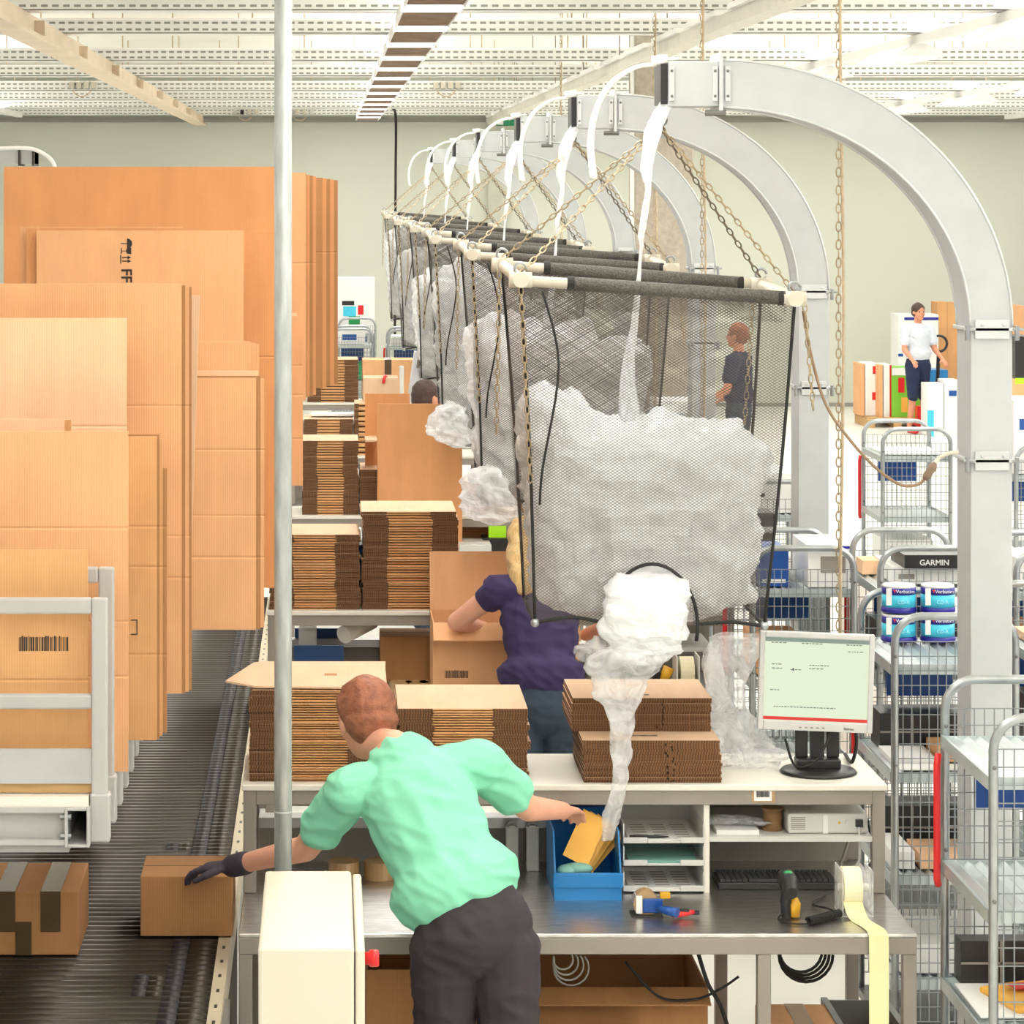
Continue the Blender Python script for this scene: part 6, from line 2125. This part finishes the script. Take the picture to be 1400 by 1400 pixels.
def head(mb, c, fwd, up, s=1.0):
    c, f, u = Vector(c), Vector(fwd).normalized(), Vector(up)
    u = (u - f * u.dot(f)).normalized()
    r = f.cross(u)
    R_ = Matrix((r, f, u)).transposed()
    P = lambda a, b, e: c + R_ @ (Vector((a, b, e)) * s)
    mb.ell(P(0, -.012, .03), (.077 * s, .095 * s, .088 * s), R_)
    mb.ell(P(0, .025, -.045), (.058 * s, .062 * s, .07 * s), R_)
    mb.ell(P(0, .06, -.085), (.03 * s, .026 * s, .022 * s), R_)
    mb.ell(P(0, .095, -.015), (.013 * s, .02 * s, .024 * s), R_, 10, 8)
    mb.ell(P(0, .083, .015), (.011 * s, .012 * s, .03 * s), R_, 10, 8)
    for sx_ in (-1, 1):
        mb.ell(P(.077 * sx_, -.005, -.005), (.011 * s, .02 * s, .032 * s), R_, 10, 8)
        mb.ell(P(.04 * sx_, .055, -.025), (.024 * s, .024 * s, .022 * s), R_, 10, 8)
    mb.ell(P(0, .082, -.058), (.024 * s, .012 * s, .009 * s), R_, 10, 8)
    return P, R_


def person(label, J, fwd, hf, hu, cloth, loc, vox=.008, female=False, sleeve=.55, hair='short', shorts=False, hands=None, glove=None, scale=1.0, hair_tail=None):
    t = thing('person', label, 'person', loc)
    k = scale
    rt = Vector(fwd).cross(Vector((0, 0, 1))).normalized()
    tr = (J['sr'] - J['sl']).normalized()
    mid_h = (J['hl'] + J['hr']) / 2
    body = MB()
    P, R_ = head(body, J['head'], hf, hu, k)
    neck_top = P(0, -.02, -.07)
    loft(body, J['neck'], neck_top, .052 * k, .05 * k)
    waist = J['pelvis'].lerp(J['neck'], .38)
    chest = J['pelvis'].lerp(J['neck'], .72)
    hw = .165 if not female else .155
    loft(body, J['pelvis'], waist, (hw * k, .105 * k), ((.135 if not female else .125) * k, .095 * k), tr)
    loft(body, waist, chest, ((.135 if not female else .125) * k, .095 * k), (.155 * k, .11 * k), tr)
    loft(body, chest, J['neck'] + (chest - J['neck']) * .25, (.155 * k, .105 * k), (.10 * k, .07 * k), tr)
    loft(body, J['sl'], J['sr'], .058 * k, .058 * k)
    for s in 'lr':
        loft(body, J['s' + s], J['e' + s], .050 * k, .040 * k)
        loft(body, J['e' + s], J['w' + s], .040 * k, .027 * k)
        loft(body, J['h' + s], J['k' + s], .082 * k, .055 * k)
        loft(body, J['k' + s], J['a' + s], .055 * k, .037 * k)
        toe = J['a' + s] + Vector(fwd) * .15 * k + Vector((0, 0, -.045 * k))
        loft(body, J['a' + s] + Vector((0, 0, -.035 * k)), toe, (.036 * k, .03 * k), (.04 * k, .02 * k), rt)
        dv = (J['w' + s] - J['e' + s])
        hd = (hands or {}).get(s, {})
        if not (glove and glove[0] == s):
            hand(body, J['w' + s], hd.get('dir', dv), hd.get('side', rt), hd.get('palm', (0, 0, -1)), hd.get('curl', .6), k, hd.get('thumb', 1 if s == 'l' else -1))
    fuse(body, 'body', cloth['skin'], t, vox, 4)
    if glove:
        s = glove[0]
        g = MB()
        hd = (hands or {}).get(s, {})
        hand(g, J['w' + s], hd.get('dir', J['w' + s] - J['e' + s]), hd.get('side', rt), hd.get('palm', (0, 0, -1)), hd.get('curl', .6), k * 1.12, hd.get('thumb', 1))
        loft(g, J['w' + s] + (J['e' + s] - J['w' + s]).normalized() * .06, J['w' + s], .037 * k, .035 * k)
        fuse(g, 'work_glove', glove[1], t, .005, 3)
    # shirt
    i = .014 * k
    sh = MB()
    hem = J['pelvis'].lerp(J['neck'], .27 if not female else .3)
    loft(sh, hem, waist, ((hw + .03) * k, (.145) * k), ((.155 if not female else .14) * k, .122 * k), tr)
    loft(sh, waist, chest, ((.155 if not female else .14) * k, .122 * k), (.168 * k, .126 * k), tr)
    loft(sh, chest, J['neck'] + (chest - J['neck']) * .3, (.168 * k, .12 * k), (.105 * k, .082 * k), tr)
    loft(sh, J['sl'], J['sr'], .072 * k, .072 * k)
    for s in 'lr':
        loft(sh, J['s' + s], J['s' + s].lerp(J['e' + s], sleeve), .066 * k, (.066 if not female else .058) * k)
    fuse(sh, 'shirt', cloth['shirt'], t, vox, 5, .007 * k, 3)
    # trousers
    tr_ = MB()
    loft(tr_, J['pelvis'] + (waist - J['pelvis']) * .3, J['pelvis'], ((hw - .005) * k, .105 * k), ((hw + .006) * k, .122 * k), tr)
    for s in 'lr':
        loft(tr_, J['h' + s], J['k' + s], .10 * k, .072 * k)
        if not shorts:
            loft(tr_, J['k' + s], J['a' + s] + Vector((0, 0, .02)), .072 * k, .055 * k)
    fuse(tr_, 'trousers' if not shorts else 'shorts', cloth['pants'], t, vox, 5, .006 * k, 8)
    for s in 'lr':
        so = MB()
        toe = J['a' + s] + Vector(fwd) * .17 * k
        so_z = J['a' + s].z
        loft(so, Vector((J['a' + s].x, J['a' + s].y, .042 * k)), Vector((toe.x, toe.y, .036 * k)), (.046 * k, .042 * k), (.048 * k, .034 * k), rt)
        fuse(so, 'shoe', cloth['shoe'], t, .01, 3)
    # hair, eyes, mouth
    hr = MB()
    hr.ell(P(0, -.022, .042), (.085 * k, .098 * k, .09 * k), R_)
    hr.ell(P(0, -.045, -.0), (.08 * k, .072 * k, .08 * k), R_)
    if hair == 'long':
        hr.ell(P(0, -.065, -.06), (.085 * k, .06 * k, .11 * k), R_)
        hr.ell(P(-.05, -.03, -.06), (.04 * k, .05 * k, .10 * k), R_)
        hr.ell(P(.05, -.03, -.06), (.04 * k, .05 * k, .10 * k), R_)
        hr.ell(P(0, -.085, -.14), (.075 * k, .045 * k, .10 * k), R_)
    fuse(hr, 'hair', cloth['hair'], t, vox, 3, .006 * k, 5)
    ey = MB()
    for sx_ in (-1, 1):
        ey.ell(P(.031 * sx_, .074, .008), (.012 * k, .008 * k, .009 * k), R_, 10, 8)
    ey.build('eyes', BLACK, t, smooth=True)
    MB().ell(P(0, .091, -.058), (.02 * k, .005 * k, .005 * k), R_, 10, 8).build('mouth', M('lips', (180, 100, 92), .5), t, smooth=True)
    return t


def V(*a):
    return Vector(a)


# worker in the mint shirt, bending left over the front table, pushing the carton
pel = W(650, 1275, 8.30)
J = dict(pelvis=pel, neck=W(540, 1022, 8.56), head=W(500, 985, 8.74),
         sl=W(478, 1082, 8.50), sr=W(658, 1045, 8.56), el=W(418, 1160, 8.66), wl=W(318, 1184, 8.9),
         er=W(722, 1105, 8.72), wr=W(770, 1108, 8.95),
         hl=pel + V(-.085, 0, -.05), hr=pel + V(.085, 0.0, -.05), kl=V(pel.x - .09, 8.33, .5), kr=V(pel.x + .10, 8.28, .5),
         al=V(pel.x - .10, 8.26, .09), ar=V(pel.x + .12, 8.2, .09))
person('worker in mint green shirt and dark trousers leaning left over the front table', J, (0, 1, 0), (-.35, .9, -.25), (-.2, .35, 1),
       dict(skin=SKIN, shirt=MINT, pants=BLACKPANTS, shoe=SHOE, hair=BROWNHAIR), (pel.x, 8.3, 0), vox=.0065, sleeve=.62,
       glove=('l', GLOVE), hands=dict(l=dict(dir=(-.75, .35, -.12), side=(.3, .9, 0), palm=(-.1, .0, -1), curl=.55, thumb=-1),
                                      r=dict(dir=(.3, .9, -.2), side=(1, 0, 0), palm=(0, 0, -1), curl=.5, thumb=-1)))

# woman in purple at the second table, seen from behind
pel = W(742, 968, 12.06)
J = dict(pelvis=pel, neck=W(737, 795, 12.22), head=W(722, 748, 12.30),
         sl=W(682, 808, 12.2), sr=W(795, 808, 12.2), el=W(624, 850, 12.32), wl=W(690, 868, 12.52),
         er=W(850, 850, 12.3), wr=W(800, 868, 12.5),
         hl=pel + V(-.085, 0, -.05), hr=pel + V(.085, 0, -.05), kl=V(pel.x - .09, 12.08, .5), kr=V(pel.x + .09, 12.08, .5),
         al=V(pel.x - .10, 12.02, .09), ar=V(pel.x + .10, 12.0, .09))
person('blonde woman in dark purple top and jeans packing the large open carton', J, (0, 1, 0), (.1, .9, -.4), (0, .3, 1),
       dict(skin=SKIN, shirt=PURPLE, pants=JEANS, shoe=SHOE, hair=BLONDE), (pel.x, 12.06, 0), vox=.008, female=True, sleeve=.22, hair='long',
       hands=dict(l=dict(dir=(.6, .6, -.2), side=(-.5, .6, 0), curl=.6), r=dict(dir=(-.6, .6, -.2), side=(.5, .6, 0), curl=.6)))


def standing(label, px, d, height, fwd, cloth, shorts=False, arm=None, vox=.012, lean=(0, 0), hair='short'):
    """upright worker on the floor at depth d"""
    s = height / 1.75
    x = X(px, d)
    f = Vector(fwd).normalized()
    r = f.cross(V(0, 0, 1))
    p = V(x, d, .95 * s)
    n_ = V(x, d, 1.46 * s) + V(lean[0], lean[1], 0)
    J = dict(pelvis=p, neck=n_, head=n_ + V(lean[0] * .3, lean[1] * .3, .17 * s) + f * .02,
             sl=n_ - r * .18 * s + V(0, 0, -.06 * s), sr=n_ + r * .18 * s + V(0, 0, -.06 * s),
             hl=p - r * .085 * s + V(0, 0, -.04 * s), hr=p + r * .085 * s + V(0, 0, -.04 * s))
    for q, sg in (('l', -1), ('r', 1)):
        J['k' + q] = p + r * sg * .095 * s + V(0, 0, -.45 * s) + f * .03 * sg
        J['a' + q] = p + r * sg * .10 * s + V(0, 0, -.86 * s) - f * .05 * sg
        J['a' + q].z = .09 * s
        J['e' + q] = J['s' + q] + r * sg * .05 * s + V(0, 0, -.27 * s) + f * .04
        J['w' + q] = J['e' + q] + f * .2 * s + V(0, 0, -.12 * s)
    return person(label, J, f, f, (0, 0, 1), cloth, (x, d, 0), vox=vox, shorts=shorts, scale=s, hair=hair, sleeve=.6)


standing('dark haired man behind the big orange board at the third table', 581, 19.75, 1.75, (.75, .6, 0), dict(skin=SKIN2, shirt=GREYSHIRT, pants=JEANS, shoe=SHOE, hair=DARKHAIR))
standing('worker in dark top seen through the nearest net bag', 1010, 28.0, 1.76, (-.8, .4, 0), dict(skin=SKIN2, shirt=NAVY, pants=JEANS, shoe=SHOE, hair=BROWNHAIR))
standing('far worker in white top and navy shorts hauling the pallet truck', 1255, 36.5, 1.62, (.3, -.9, 0), dict(skin=SKIN2, shirt=GREYSHIRT, pants=NAVY, shoe=RED, hair=DARKHAIR), shorts=True)
